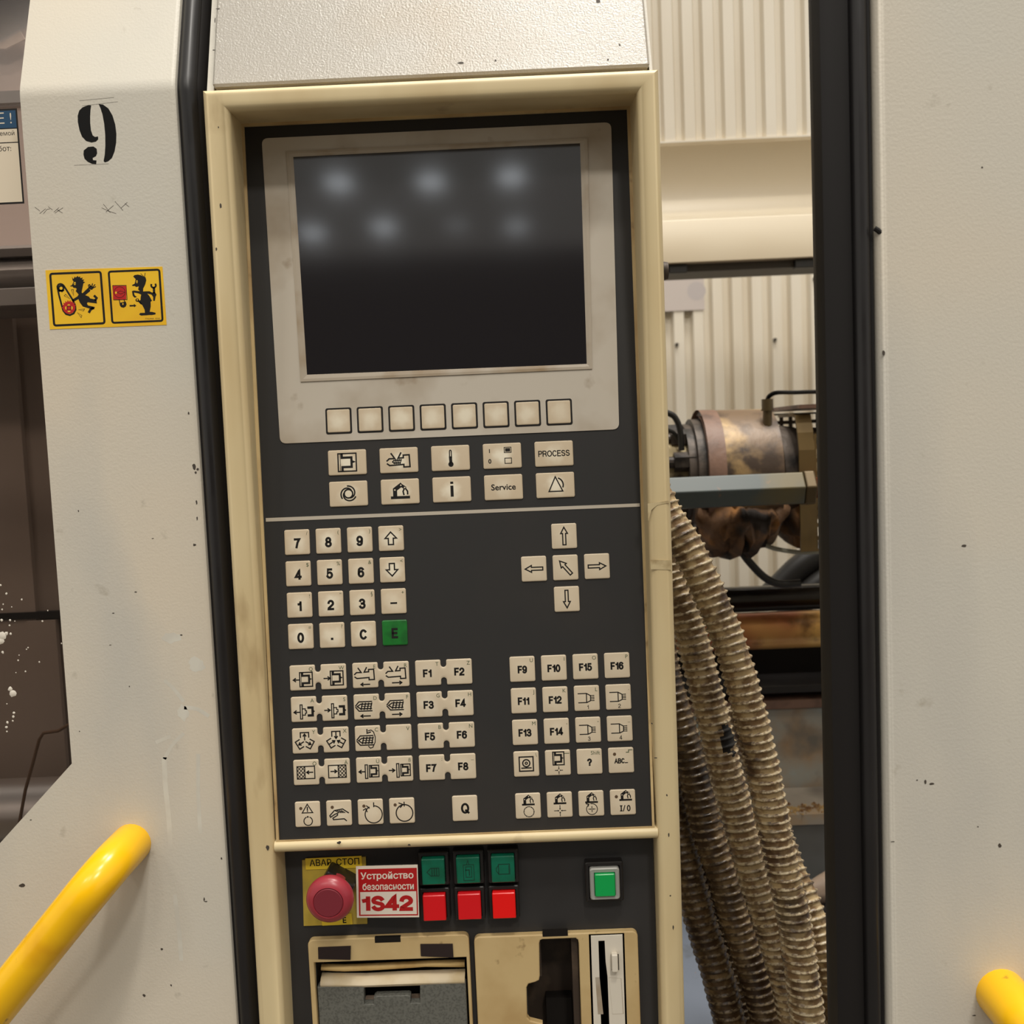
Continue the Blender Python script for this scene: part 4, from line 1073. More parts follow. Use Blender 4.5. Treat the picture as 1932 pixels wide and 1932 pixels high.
# rubber seal following the bend
def seal(prof, name, parent, mat_, Yb, path, caps=True):
    loops = []
    for (Yp, zp, ny, nz) in path:
        loops.append([(x, Yp + n_ * ny, zp + n_ * nz) for x, n_ in prof])
    mb = MB(); mb.loft(loops, cap0=True, cap1=True); return obj(name, mb, mat_, parent, smooth=True, sharp=50)
path = LEAF
bulb = lambda cx, n0, rx, rn, n=14: [(cx + rx * cos(2 * pi * i / n), n0 + rn * sin(2 * pi * i / n)) for i in range(n)]
seal(bulb(-46.8, -5, 5.6, 6.5), 'seal_bulb', LG, 'rubber', YG, path)
seal([(-53, -14), (-53, -3), (-43, -2), (-41, -4), (-39.6, -7), (-38.8, -10), (-38.6, -16)], 'seal_lip', LG, 'rubber2', YG, path)
# yellow handle
def handle_path(top, d_end, Y, out):
    c_ = Vector((top[0], Y, top[1])); dirv = Vector((d_end[0], 0, d_end[1])).normalized()
    pts = [c_ + Vector((0, 2, 0))]
    rb = 22
    for k in range(9):
        a_ = pi / 2 * k / 8
        pts.append(c_ + Vector((0, -(out - rb), 0)) + dirv * rb * (1 - cos(a_)) + Vector((0, -rb * sin(a_), 0)))
    L_ = hypot(*d_end)
    pts.append(c_ + dirv * (L_ - rb) + Vector((0, -out, 0)))
    for k in range(1, 9):
        a_ = pi / 2 * k / 8
        pts.append(c_ + dirv * (L_ - rb + rb * sin(a_)) + Vector((0, -(out - rb) - rb * cos(a_), 0)))
    pts.append(c_ + dirv * L_ + Vector((0, 2, 0)))
    return pts
RT = 12.2
hp = at(243, 1596, YG - 4)
e1 = at(-16, 1910, YG - 40)
mb = MB(); mb.tube(handle_path((hp.x, hp.z), ((e1.x - hp.x) * 2.1, (e1.z - hp.z) * 2.1), YG, 40), RT, 24)
obj('bar_handle', mb, 'yellow', LG, smooth=True, sharp=60, label='glossy yellow slanted tube handle')
# stencilled 9
c9 = at(184, 253, YG)
SC9 = 0.1043  # mm per unit of the drawing
def p9(x, y): return (c9.x + (x - 555) * SC9 * 1.0 + (y - 763) * 0.000, YG - .05, c9.z - (y - 763) * SC9 + (x - 555) * .0042)
def shear(l): return [(x - (y - 763) * 0.045, y) for x, y in l]
q = Pen(p9)
q.poly(shear([(510, 602), (524, 606), (520, 628), (517, 660), (516, 700), (519, 740), (528, 768), (540, 777), (558, 776), (558, 792), (545, 803), (520, 806), (490, 795), (468, 770), (455, 735), (447, 690), (447, 655), (456, 628), (475, 612)]))
q.poly(shear([(566, 602), (590, 606), (620, 630), (642, 670), (656, 720), (661, 770), (658, 820), (648, 865), (632, 900), (610, 916), (592, 920), (585, 912), (592, 880), (597, 830), (598, 770), (594, 710), (586, 660), (576, 625)]))
q.poly(shear([(500, 828), (530, 828), (548, 842), (550, 866), (543, 882), (524, 890), (526, 902), (545, 905), (543, 925), (520, 922), (495, 908), (478, 890), (473, 868), (475, 845)]))
flatobj('stencilled_nine', q.mb, 'stencil', LG, label='black stencilled figure 9')
q = Pen(lambda x, y: (x, YG - .05, y))
def scr(pts, w=.22):
    l = []
    for x, y in pts:
        p = at(x, y, YG); l.append((p.x, p.z))
    q.line(l, w)
for s_ in ([(66, 391), (75, 398)], [(75, 403), (86, 394)], [(82, 403), (89, 395), (94, 394)], [(91, 390), (99, 396)], [(102, 400), (111, 392)], [(104, 402), (112, 396)], [(108, 396), (118, 402)], [(110, 398), (119, 392)],
           [(192, 392), (206, 399)], [(195, 385), (208, 401)], [(200, 400), (214, 388)], [(217, 380), (232, 397)], [(228, 393), (240, 382)], [(236, 384), (243, 390)], [(204, 398), (219, 403)], [(150, 190), (215, 184)], [(155, 200), (222, 192)], [(140, 312), (205, 309)]):
    scr(s_, .16 if s_[0][1] < 320 and s_[0][1] > 180 and s_[0][1] < 205 or s_[0][1] == 312 else .25)
flatobj('scratches', q.mb, 'scratch', LG, kind='stuff')
mb = MB()
def chips(l, Y, mb):
    for x, y, w, hh in l:
        p = at(x, y, Y - .05)
        mb.poly([(p.x + w * .32 * random.uniform(.5, 1) * cos(t), p.z + hh * .32 * random.uniform(.5, 1) * sin(t)) for t in [2 * pi * i / 9 for i in range(9)]], lambda a_, b_: (a_, Y - .06, b_))
chips([(42, 1671, 8, 5), (367, 1028, 4, 3), (372, 978, 2, 5), (148, 964, 1.5, 2.5), (356, 780, 2.5, 4), (366, 880, 4, 10), (369, 892, 3, 3), (373, 885, 3, 3), (244, 1295, 1.6, 2), (256, 1117, 3, 1.5), (208, 1217, 3, 1.2), (342, 1198, 3, 2), (58, 1547, 3, 1.5), (305, 1791, 3, 3), (385, 1697, 2, 5), (388, 1701, 4, 1.6), (418, 1620, 2, 3), (214, 1157, 3, 1.5), (288, 1016, 3, 1.2), (272, 1878, 4, 4), (323, 1859, 2, 3), (150, 1380, 1.5, 1.5), (371, 948, 2, 6)], YG, mb)
obj('paint_chips', mb, 'scratch', LG, kind='stuff')
# pale dried drips
q = Pen(lambda x, y: (x, YG - .03, y))
for w, l_ in ((3.0, [(310, 1432), (312, 1480), (318, 1540), (322, 1600)]), (2.4, [(374, 1425), (374, 1500), (378, 1570)]), (2.6, [(330, 1690), (338, 1760), (342, 1810)]), (2.2, [(311, 1430), (325, 1406), (345, 1385)]), (2.2, [(312, 1285), (330, 1302), (345, 1322)]), (2.2, [(296, 1400), (320, 1390)]), (2.4, [(350, 1335), (372, 1338), (392, 1350)])):
    pp = smooth_path([(at(x, y, YG).x, 0, at(x, y, YG).z) for x, y in l_], 5)
    q.line([(p.x, p.z) for p in pp], w)
for x, y, rx, ry in ((325, 1203, 7, 4), (372, 1255, 6, 6), (345, 1345, 4, 6)):
    p = at(x, y, YG); q.poly([(p.x + rx * random.uniform(.6, 1) * cos(t), p.z + ry * random.uniform(.6, 1) * sin(t)) for t in [2 * pi * i / 14 for i in range(14)]])
M['paleSt'] = mat('pale_drip', (215, 211, 198), 0.5, mixes=[((207, 202, 189), 60, 0.42, 0.6, 3, V1)])
flatobj('dried_drips', q.mb, 'paleSt', LG, kind='stuff')
# white plastic spatter stuck on the pane
mb = MB()
YPN = YG + 12.4
for x, y, r in ((5, 1200, 9), (2, 1210, 7), (12, 1195, 4), (24, 1308, 8), (19, 1300, 5), (26, 1345, 3), (25, 1352, 3), (24, 1360, 2), (14, 1363, 3), (12, 1372, 3), (13, 1380, 2), (20, 1196, 3), (19, 1170, 2.4), (18, 1180, 2.2), (41, 1131, 2), (12, 1120, 2.4), (90, 1152, 1.6), (80, 1172, 2.2), (34, 1246, 2), (48, 1267, 2), (53, 1222, 1.8), (50, 1225, 1.5), (74, 1249, 2), (5, 1231, 3), (1, 1104, 2.4), (4, 1150, 2), (116, 1214, 1.6), (36, 1236, 1.4), (28, 1172, 1.4), (22, 1145, 1.4), (30, 1269, 1.3), (13, 1328, 1.4), (3, 1170, 3), (6, 1140, 1.6)):
    p = at(x, y, YPN); R_ = r * .32
    ring = [(p.x + R_ * random.uniform(.7, 1) * cos(t), YPN + .02, p.z + R_ * random.uniform(.7, 1.1) * sin(t)) for t in [2 * pi * i / 9 for i in range(9)]]
    mb.add(ring + [(p.x, YPN - min(1.0, R_ * .5), p.z)], [(i, (i + 1) % 9, 9) for i in range(9)])
obj('plastic_spatter', mb, 'white', LG, kind='stuff', smooth=True)

# yellow pictogram sticker
st = [at(x, y, YG) for x, y in ((86, 510), (306.5, 503), (314.5, 613), (94.5, 621.5))]
SX0, SX1 = (st[0].x + st[3].x) / 2, (st[1].x + st[2].x) / 2
ST = thing('warning_sticker', ((SX0 + SX1) / 2, YG, (st[0].z + st[3].z) / 2), 'yellow sticker with two black pictograms below the stencilled 9', 'sticker')
mb = MB(); mb.loft([[(p.x, YG - .01, p.z) for p in st], [(p.x, YG - .25, p.z) for p in st]], cap0=True, cap1=True)
obj('yellow_vinyl', mb, 'sticker_y', ST)
# drawing coordinates are taken over the sticker's own crop (1932 x 1043 over 250 x 135 px)
def SP(h): return lambda x, y: (lambda p: (p.x, YG - .25 - h, p.z))(at(80 + x / 7.728, 495 + y / 7.728, YG - .25 - h))
q = Pen(SP(.03))
def rq(pts, w, r=24):
    l = []
    for i, (x, y) in enumerate(pts):
        a_ = (Vector(pts[i - 1]) - Vector((x, y))).normalized(); b_ = (Vector(pts[(i + 1) % 4]) - Vector((x, y))).normalized()
        for k in range(5):
            t = k / 4; p = Vector((x, y)) + a_ * r * (1 - t) ** 2 + b_ * r * t ** 2; l.append((p.x, p.y))
    q.line(l, w, True)
rq([(113, 168), (848, 138), (906, 888), (172, 922)], 32, 34); rq([(966, 136), (1704, 106), (1752, 852), (1020, 882)], 30, 34)
flatobj('border', q.mb, 'ink', ST)
q = Pen(SP(.035))
# belt drive
bl = []
for i in range(15):
    t = radians(150 + (345 - 150) * i / 14); bl.append((265 + 50 * cos(-t + pi * 2), 358 + 48 * sin(t)))
bl = [(222, 380), (218, 350), (235, 322), (262, 314), (292, 322), (315, 345), (440, 545), (478, 625), (484, 690), (455, 745), (400, 770), (345, 755), (305, 705), (285, 640), (240, 470)]
q.line(bl, 26, True)
q.ring(272, 377, 36, 26, 20)
q.poly([(225, 400), (320, 400), (318, 415), (300, 425), (285, 440), (272, 425), (250, 432), (238, 420)])
# running man
q.poly([(440, 262), (432, 210), (452, 245), (472, 205), (485, 222), (518, 195), (522, 215), (552, 205), (550, 228), (590, 222), (575, 250), (612, 252), (592, 275), (625, 290), (598, 305), (590, 345), (578, 400), (572, 440), (585, 450), (655, 382), (668, 370), (700, 405), (690, 425), (625, 478), (680, 500), (695, 525), (770, 540), (790, 555), (795, 600), (660, 582), (650, 600), (665, 628), (765, 650), (755, 685), (725, 685), (590, 645), (545, 585), (525, 535), (450, 578), (430, 560), (432, 545), (512, 495), (528, 468), (486, 420), (500, 385), (480, 372), (455, 372), (440, 352), (410, 352), (402, 345), (432, 330), (445, 300), (455, 275)])
q.line([(680, 380), (670, 335)], 12); q.poly([(672, 372), (690, 335), (720, 345), (745, 370), (725, 400), (700, 398)])
for f_ in ([(700, 350), (690, 325), (672, 330)], [(720, 350), (730, 312)], [(735, 360), (765, 325)], [(740, 372), (775, 355)]): q.line(f_, 15)
q.line([(775, 548), (790, 520), (760, 490)], 34); q.line([(735, 668), (700, 690), (682, 725)], 36)
for s_ in ([(422, 400), (452, 396), (455, 485)], [(318, 488), (338, 465), (400, 530)], [(525, 690), (615, 678), (600, 708)], [(510, 732), (575, 775), (565, 805)]): q.line(s_, 7, True)
# worker
q.poly([(1322, 205), (1345, 185), (1390, 178), (1440, 188), (1470, 205), (1505, 218), (1515, 260), (1500, 320), (1470, 380), (1468, 425), (1500, 422), (1560, 420), (1600, 440), (1640, 432), (1665, 470), (1650, 500), (1640, 560), (1615, 562), (1615, 505), (1590, 470), (1530, 455), (1560, 490), (1598, 560), (1578, 575), (1580, 640), (1565, 720), (1600, 722), (1650, 735), (1650, 758), (1600, 768), (1555, 768), (1520, 772), (1440, 776), (1410, 762), (1425, 738), (1495, 735), (1490, 690), (1460, 630), (1425, 590), (1400, 560), (1430, 550), (1432, 510), (1440, 470), (1400, 452), (1335, 440), (1345, 480), (1378, 505), (1345, 515), (1318, 490), (1305, 420), (1330, 410), (1400, 418), (1420, 420), (1395, 395), (1405, 350), (1365, 360), (1350, 345), (1310, 345), (1308, 330), (1345, 310), (1360, 245)])
q.line([(1480, 208), (1435, 165)], 8); q.line([(1490, 212), (1498, 155)], 9)
q.line([(1628, 440), (1626, 375)], 34); q.arc(1620, 335, 34, -30, 200, 26, 12)
q.ring(1383, 550, 18, 16, 14); q.line([(1395, 560), (1440, 605)], 18)
q.line([(1025, 338), (1220, 336), (1234, 543), (1040, 548)], 10, True)
q.arc(1155, 545, 35, 180, 360, 12, 10); q.line([(1120, 545), (1128, 585)], 12); q.line([(1190, 545), (1200, 575)], 12)
q.poly([(1122, 590), (1215, 570), (1228, 610), (1215, 645), (1185, 662), (1150, 655), (1130, 630)])
q.poly([(1270, 622), (1335, 620), (1332, 604), (1370, 630), (1338, 656), (1336, 642), (1272, 645)])
q.text('', 0, 0, 1) if False else None
flatobj('pictogram', q.mb, 'ink', ST)
# small print of the pictogram
txp = Pen(lambda x, y: SP(.04)(1608 + x, 820 - y + x * -.01)); txp.text('ITALMAR  97/02', 0, 0, 22, 0.0, 1.0); flatobj('small_print', txp.mb, 'olive', ST)
q = Pen(SP(.06))
gear = []
for k in range(18):
    for da, r in ((-.09, 90), (-.06, 106), (.06, 106), (.09, 90)):
        a_ = 2 * pi * k / 18; up_ = 1 if 3.1 < a_ < 6.4 else 0
        gear.append((388 + (r if up_ else 90) * cos(a_ + da), 660 + (r if up_ else 90) * sin(a_ + da)))
q.poly(gear); flatobj('red_gear', q.mb, 'sticker_r', ST)
q = Pen(SP(.06)); q.fill(1030, 343, 1222, 540); flatobj('red_switch_box', q.mb, 'sticker_r', ST)
def spot(name, x, y, rx, ry):
    q = Pen(SP(.09)); q.disc(x, y, rx, 14, ry); flatobj(name, q.mb, 'sticker_y', ST)
for a_ in ((385, 622, 20, 11), (388, 714, 22, 12), (342, 665, 11, 26), (430, 665, 11, 26)): spot('gear_opening', *a_)
spot('eye', 472, 308, 15, 24); spot('eye', 1378, 282, 13, 22); spot('keyhole', 1174, 606, 9, 16); spot('switch_mark', 1073, 442, 15, 18); spot('key_ring', 1383, 540, 9, 8)
q = Pen(SP(.11)); q.disc(474, 310, 6, 8, 12); q.disc(1380, 284, 6, 8, 11); q.ring(388, 665, 30, 8, 16); q.ring(1125, 435, 80, 6, 20); q.line([(1090, 440), (1140, 415), (1200, 436), (1140, 462)], 6, True)
flatobj('dark_detail', q.mb, 'ink', ST)

# notice on the pane
NS = thing('notice_sticker', (-190, YPN, 1560), 'white notice with blue heading band ending in E! on gate window', 'sticker')
YN = YPN - .1
def np_(x, y): p = at(x, y, YN); return (p.x, p.z)
cn = [np_(32.5, 206), np_(46, 384)]
XR = cn[1][0]; ZT_ = np_(30, 204.5)[1]; ZB_ = np_(46, 384)[1]
XL = XR - 140
mb = MB(); mb.box(XL, XR, YN - .2, YN, ZB_, ZT_); obj('border_sheet', mb, 'ink', NS)
z1 = np_(33, 242)[1]; z2 = np_(36.5, 268.5)[1]
def nrect(name, za, zb, mat_):
    mb = MB(); mb.box(XL + 1, XR - .9, YN - .26, YN - .2, zb, za); return obj(name, mb, mat_, NS)
nb = nrect('heading_band', ZT_ - 1.1, z1 + .3, 'blue'); n1_ = nrect('text_field', z1 - .3, z2 + .3, 'cream'); n2_ = nrect('blank_field', z2 - .3, ZB_ + 1.1, 'cream')
def ntext(t, xr, py, hgt, par, mat_, bold=0.0, sx=1.0, px=20):
    zc = np_(px, py)[1]; q = Pen(lambda x, y: (x, YN - .3, y)); q.text(t, xr, zc, hgt, bold, sx, 'r'); flatobj('print', q.mb, mat_, par)
ntext('ВНИМАНИЕ !', XR - 3.6, 223, 6.2, nb, 'cream', -.005, .9)
ntext('системой', XR - 2.6, 251.5, 2.5, n1_, 'ink', -.002)
ntext('работ:', XR - 5.2, 280, 3.0, n2_, 'ink', .0)

# ---- machine interior seen through the window
INT = thing('clamping_unit', (-300, 250, 300), 'clamping machinery with chrome tie bar behind the gate window', 'machine')
def px_box(name, x0, y0, x1, y1, Y, depth, mat_, parent, bevel=None, label=None):
    a_ = at(x0, y0, Y); b_ = at(x1, y1, Y); mb = MB(); mb.box(min(a_.x, b_.x), max(a_.x, b_.x), Y, Y + depth, min(a_.z, b_.z), max(a_.z, b_.z)); return obj(name, mb, mat_, parent, bevel=bevel, label=label)
px_box('rear_sheet', -500, -300, 160, 462, 260, 6, 'innersheet', INT)
a_ = at(-120, -60, 230); mb = MB()
l = [at(x, y, 250) for x, y in ((-200, -60), (20, 30), (47, 74), (10, 92), (-200, 84))]
mb.loft([[(p.x, 250, p.z) for p in l], [(p.x, 252, p.z) for p in l]], cap0=True, cap1=True); obj('pale_patch', mb, 'innerpink', INT)  # thin plate giving a paler pink area before the rear sheet
px_box('sheet_seam', -300, 186, 160, 189, 257, 3, 'steel', INT)
# ledge with rounded profile
mb = MB()
za = at(50, 460, 200).z; zb = at(60, 545, 200).z; zc = at(60, 574, 190).z
prof = [(262, za + 1), (204, za), (200, za - 3), (206, za - 8)] + [(214 - 10 * sin(pi * k / 8), za - 8 - (za - zb - 8) * k / 8 * .8) for k in range(9)] + [(226, zb), (192, zb), (190, zb - 1), (190, zc), (262, zc)]
mb.loft([[(x, y, z) for y, z in prof] for x in (-900, -120)], cap0=True, cap1=True); obj('steel_ledge', mb, 'steel', INT, smooth=True, sharp=30)
px_box('dark_panel', -500, 574, 220, 1950, 290, 8, 'darksteel', INT)
px_box('panel_post', 20, 560, 26, 1950, 284, 6, 'darksteel', INT)
px_box('panel_post', 104, 1170, 112, 1950, 280, 6, 'darksteel', INT)
px_box('panel_post', -60, 1160, 160, 1164, 282, 6, 'dark', INT)
zt = at(0, 1476, 200).z; zb = at(0, 1592, 200).z
mb = MB(); mb.cyl((-900, 205, (zt + zb) / 2), (-110, 205, (zt + zb) / 2), (zt - zb) / 2, seg=48); obj('tie_bar', mb, 'chrome', INT, smooth=True, label='shiny chrome tie bar')
px_box('lower_bed', -500, 1592, 200, 2100, 240, 40, 'dark', INT)
mb = MB(); mb.tube([at(x, y, 150) for x, y in ((150, 1360), (132, 1366), (110, 1379), (82, 1383), (74, 1395), (62, 1440), (48, 1490), (38, 1545), (30, 1590), (28, 1640))], 1.3, 8)
obj('loose_cable', mb, 'browncable', INT, smooth=True)
mb = MB(); mb.box(-900, -60, 420, 430, 300, 2050); obj('rear_light_block', mb, 'innersheet', INT)  # unseen sheet added to keep light out of the interior

# ================================================================== RIGHT SAFETY GATE
YR = -90.0
RG = thing('safety_gate', (620, YR, 250), 'blank pale beige gate, closest to viewer, with black edge seal and yellow handle end', 'gate')
mb = plate([[(313.3, 2150), (313.3, 250), (1000, 250), (1000, 2150)]], YR, 22, 5.0, 5)
obj('door_leaf', mb, 'gate', RG, smooth=True, sharp=40)
sp = lambda pr, nm, mt: seal(pr, nm, RG, mt, YR, [(YR + 6, 250, -1, 0), (YR + 6, 2150, -1, 0)])
sp([(312.5, 2), (312.5, -14), (289, -16), (287.4, -6), (289.5, 0), (296, 2), (304, -1)], 'seal_strip', 'rubber2')
sp(bulb(307.5, 0, 4.2, 4.6), 'seal_bulb', 'rubber')
hp = at(1896, 1882, YR - 4)
mb = MB(); mb.tube(handle_path((hp.x, hp.z), (150, -170), YR, 40), RT + .6, 24)
obj('bar_handle', mb, 'yellow', RG, smooth=True, sharp=60, label='yellow tube handle end')
mb = MB()
chips([(1746, 1475, 3, 5), (1758, 1479, 6, 2.4), (1730, 1472, 2, 1.6), (1886, 1596, 3.5, 5), (1819, 1030, 5, 2.4), (1667, 665, 3, 6), (1853, 316, 2, 2), (1838, 1916, 4, 1.4), (1845, 1560, 2, 1.4), (1684, 1588, 4, 1)], YR, mb)
obj('paint_chips', mb, 'scratch', RG, kind='stuff')
mb = MB(); pz = at(1652, 430, YR).z; mb.tube([(312.5, YR + 1, pz), (314, YR + 1, pz - 1), (315.5, YR + 2, pz - 2)], 1.3, 8); obj('torn_seal_nib', mb, 'rubber', RG, smooth=True)

# ================================================================== BACKGROUND RIGHT
# upper corrugated guard
zU = (at(1252, 268, 760).z + at(1555, 252, 760).z) / 2
PU = 37.2 / FPX * (760 + 573)
GP = thing('corrugated_guard', (850, 770, zU), 'cream corrugated guard sheet hanging above the concave beam', 'guard sheet')
o_ = obj('corrugated_sheet', corrugated(232 - 8 * PU, 1500, zU, 2240, 760, PU, 9, 6), 'wall', GP)
sd = o_.modifiers.new('thick', 'SOLIDIFY'); sd.thickness = .0012
mb = MB(); mb.box(-60, 1500, 758.5, 774, zU - 2.5, zU - .2); obj('bottom_edge_strip', mb, 'wall', GP)
# beam
BM = thing('guide_beam', (700, 800, 1500), 'cream guide beam with concave face under the corrugated guard', 'beam')
Yb = 790
zt = at(1400, 263, Yb).z; ze = at(1400, 411, Yb - 40).z; zb = at(1400, 491, Yb - 40).z
mb = MB(); zt += 18
mb = MB(); prof = [(Yb + 90, zt + 40), (Yb + 66, zt + 40), (Yb + 64, zt)]
nq = 14
for k in range(nq + 1):
    t = pi / 2 * k / nq
    prof.append((Yb - 38 + 102 * cos(t) ** .9 if k < nq else Yb - 39, ze + 1 + (zt - ze) * (1 - sin(t)) ** 1.0))
prof += [(Yb - 40, ze - .6), (Yb - 40, zb + 1), (Yb - 39, zb), (Yb + 90, zb)]
mb.loft([[(x, y, z) for y, z in prof] for x in (-60, 1500)], cap0=True, cap1=True)
obj('beam_body', mb, 'beam', BM, smooth=True, sharp=35)
z2_ = at(1400, 510, Yb - 20).z
mb = MB(); mb.box(-60, 1500, Yb - 26, Yb + 40, z2_, zb); obj('under_rail', mb, 'rail', BM)
for x0, x1 in ((1262, 1296), (1500, 1537)):
    a_ = at(x0, 500, Yb - 32); b_ = at(x1, 500, Yb - 32)
    mb = MB(); mb.box(a_.x, b_.x, Yb - 34, Yb - 20, z2_ - 2, zb - 1); obj('rail_clip', mb, 'cable', BM, bevel=1)
# pale label on the back wall
a_ = at(1240, 526, YW - 4); b_ = at(1330, 584, YW - 4)
LB = thing('wall_label', ((a_.x + b_.x) / 2, YW - 3, (a_.z + b_.z) / 2), 'blank pale grey label on the corrugated wall below the beam', 'label')
mb = MB(); mb.box(a_.x, b_.x, YW - 2, YW - .3, b_.z, a_.z); obj('label_sheet', mb, 'greylabel', LB)
c_ = at(1314, 549, YW - 2); q = Pen(lambda x, y: (c_.x + x, YW - 2.1, c_.z + y)); q.disc(0, 0, 20, 28); flatobj('printed_disc', q.mb, 'greylabel2', LB)
mb = MB()
for x, y in ((1277, 650), (1462, 641), (1537, 526)):
    p = at(x, y, YW - 2); mb.cyl((p.x, YW + 10, p.z), (p.x, YW - 6, p.z), 4.4, 3.6, 10)
    SCW = tag(obj('wall_screw', mb, 'rail'), 'small dark screw in the corrugated wall %s' % {1277: 'below the grey label', 1462: 'above the rusty heater band', 1537: 'just under the beam clip'}[x], 'screw', 'screws in the corrugated wall'); mb = MB()

# ---- injection unit
YI = 500.0
kI = (YI + 573.77) / FPX * 1.004
IU = thing('injection_barrel', (at(1400, 905, YI).x, YI, 900), 'rusty horizontal injection barrel with heater band and perforated guard', 'machine part')
def ipt(x, y): return at(x, y, YI)
def hcyl(mb, xa, xb, y, r, r2=None, seg=40, tilt=True, mi=0, open_=False):
    A = ipt(xa, y + (0.02 * (1400 - xa))); B = ipt(xb, y + (0.02 * (1400 - xb)))
    r2 = r2 or r
    mb.tube([A, B], (lambda i: (r * kI, r2 * kI)[i]), seg, not open_, mi)
def band(mb, x0, x1, yc, r, n=40, wob=0):
    A = ipt(x0, yc + .03 * (1400 - x0)); B = ipt(x1, yc + .03 * (1400 - x1)); ax = (B - A).normalized()
    return A, B
CY = 902
mb = MB(); hcyl(mb, 1322, 1447, CY, 128); obj('heater_band', mb, 'rust', IU, smooth=True, label='thick rust-stained heater band')
mb = MB(); hcyl(mb, 1315, 1346, CY, 128.8, open_=True); hcyl(mb, 1315, 1346, CY, 118, open_=True); o_ = obj('band_rim', mb, 'rustred', IU, smooth=True)
mb = MB(); hcyl(mb, 1300, 1324, CY, 112); obj('band_core', mb, 'soot', IU, smooth=True)
mb = MB(); hcyl(mb, 1250, 1302, CY - 10, 74); hcyl(mb, 900, 1258, CY - 10, 52); obj('nozzle_body', mb, 'ash', IU, smooth=True, label='ash-white scorched nozzle sleeve')
mb = MB(); hcyl(mb, 1286, 1304, CY - 6, 96); hcyl(mb, 1276, 1290, CY - 6, 60); obj('nozzle_flange', mb, 'soot', IU, smooth=True)
for k in range(9):
    t = radians(100 + 40 * k); Cc = ipt(1292, CY - 6)
    mb = MB(); ax = 78 * kI
    yy = Cc.y - abs(0) ; p_ = Vector((Cc.x, Cc.y + ax * cos(t) * -1, Cc.z + ax * sin(t)))
    mb.cyl(p_ + Vector((-18, 0, 0)), p_ + Vector((4, 0, 0)), 10.5, 10.5, 6); mb.cyl(p_ + Vector((-27, 0, 0)), p_ + Vector((-17, 0, 0)), 6, 6, 12)
    obj('flange_bolt', mb, 'soot', IU)
mb = MB(); hcyl(mb, 1447, 1477, CY + 2, 84); hcyl(mb, 1470, 1482, CY + 2, 92); obj('grey_flange', mb, 'flange', IU, smooth=True)
mb = MB(); hcyl(mb, 1457, 1495, CY - 2, 96, 92); obj('rear_collar', mb, 'soot', IU, smooth=True)
mb = MB(); hcyl(mb, 1480, 1640, CY - 6, 86); obj('rear_barrel', mb, 'ash', IU, smooth=True)
# ragged burnt insulation hanging below
def ragged(x0, x1, ytop, ybots, Yc, dep, name):
    mb = MB(); n_ = len(ybots); loops = []
    for i in range(n_):
        x = x0 + (x1 - x0) * i / (n_ - 1); t = at(x, ytop, Yc); b_ = at(x, ybots[i], Yc)
        w = dep * (0.6 + .4 * sin(pi * i / (n_ - 1)))
        sec = []
        for k in range(14):
            a2 = 2 * pi * k / 14; f = (1 - cos(a2)) / 2
            p = t.lerp(b_, f); sec.append((p.x + random.uniform(-3, 3), Yc + w * sin(a2) + random.uniform(-5, 5), p.z + random.uniform(-3, 3)))
        loops.append(sec)
    mb.loft(loops, cap0=True, cap1=True); return obj(name, mb, 'burnt', IU, smooth=True, sharp=80)
ragged(1298, 1462, 930, [985, 1010, 1022, 1035, 1040, 1048, 1045, 1044, 1050, 1038, 1047, 1042, 1049, 1030, 1036, 1018, 1008, 1000, 992, 985, 972], YI, 100, 'burnt_insulation')
ragged(1452, 1520, 930, [975, 990, 1005, 1014, 1028, 1030, 1028, 1026], YI + 10, 70, 'burnt_insulation')
# olive guard plate with perforated side
g0 = at(1506, 783, 440); g1 = at(1541, 1040, 440)
mb = MB(); zt, zb = g0.z, g1.z
prof = [(520, zt + 2), (470, zt + 2), (452, zt), (444, zt - 18), (440, zt - 36), (440, zb), (444, zb)]
mb.loft([[(g0.x, y, z) for y, z in prof], [(g1.x, y, z) for y, z in prof]], closed=False)
o_ = obj('guard_plate', mb, 'olive', IU); sd = o_.modifiers.new('thick', 'SOLIDIFY'); sd.thickness = .003
# perforated sheet with real holes (square mesh), front side and rear side
def perforated(xa, xb, zt, zb, Y, cell, hole, name, mat_, thick=2.0):
    mb = MB(); nx = int((xb - xa) / cell); nz = int((zt - zb) / cell); r = hole / 2
    for i in range(nx):
        for j in range(nz):
            cx = xa + (i + .5) * cell; cz = zb + (j + .5) * cell; c2 = cell / 2
            o8 = [(cx - c2, cz - c2), (cx + c2, cz - c2), (cx + c2, cz + c2), (cx - c2, cz + c2)]; i8 = [(cx - r, cz - r), (cx + r, cz - r), (cx + r, cz + r), (cx - r, cz + r)]
            mb.loft([[(x, Y, z) for x, z in o8], [(x, Y, z) for x, z in i8], [(x, Y + thick, z) for x, z in i8]])
    return obj(name, mb, mat_, IU)
perforated(g1.x, g1.x + 80, zt - 10, zb, 442, 13.4, 9.2, 'perforated_guard', 'olive')
r0 = at(1440, 778, 590); r1 = at(1600, 840, 590)
perforated(r0.x, r1.x + 60, r0.z, r1.z - 2, 590, 10.6, 6.4, 'perforated_guard', 'soot')
mb = MB(); mb.box(r0.x, r1.x + 60, 440, 592, r0.z, r0.z + 4); obj('guard_top', mb, 'rustred', IU)
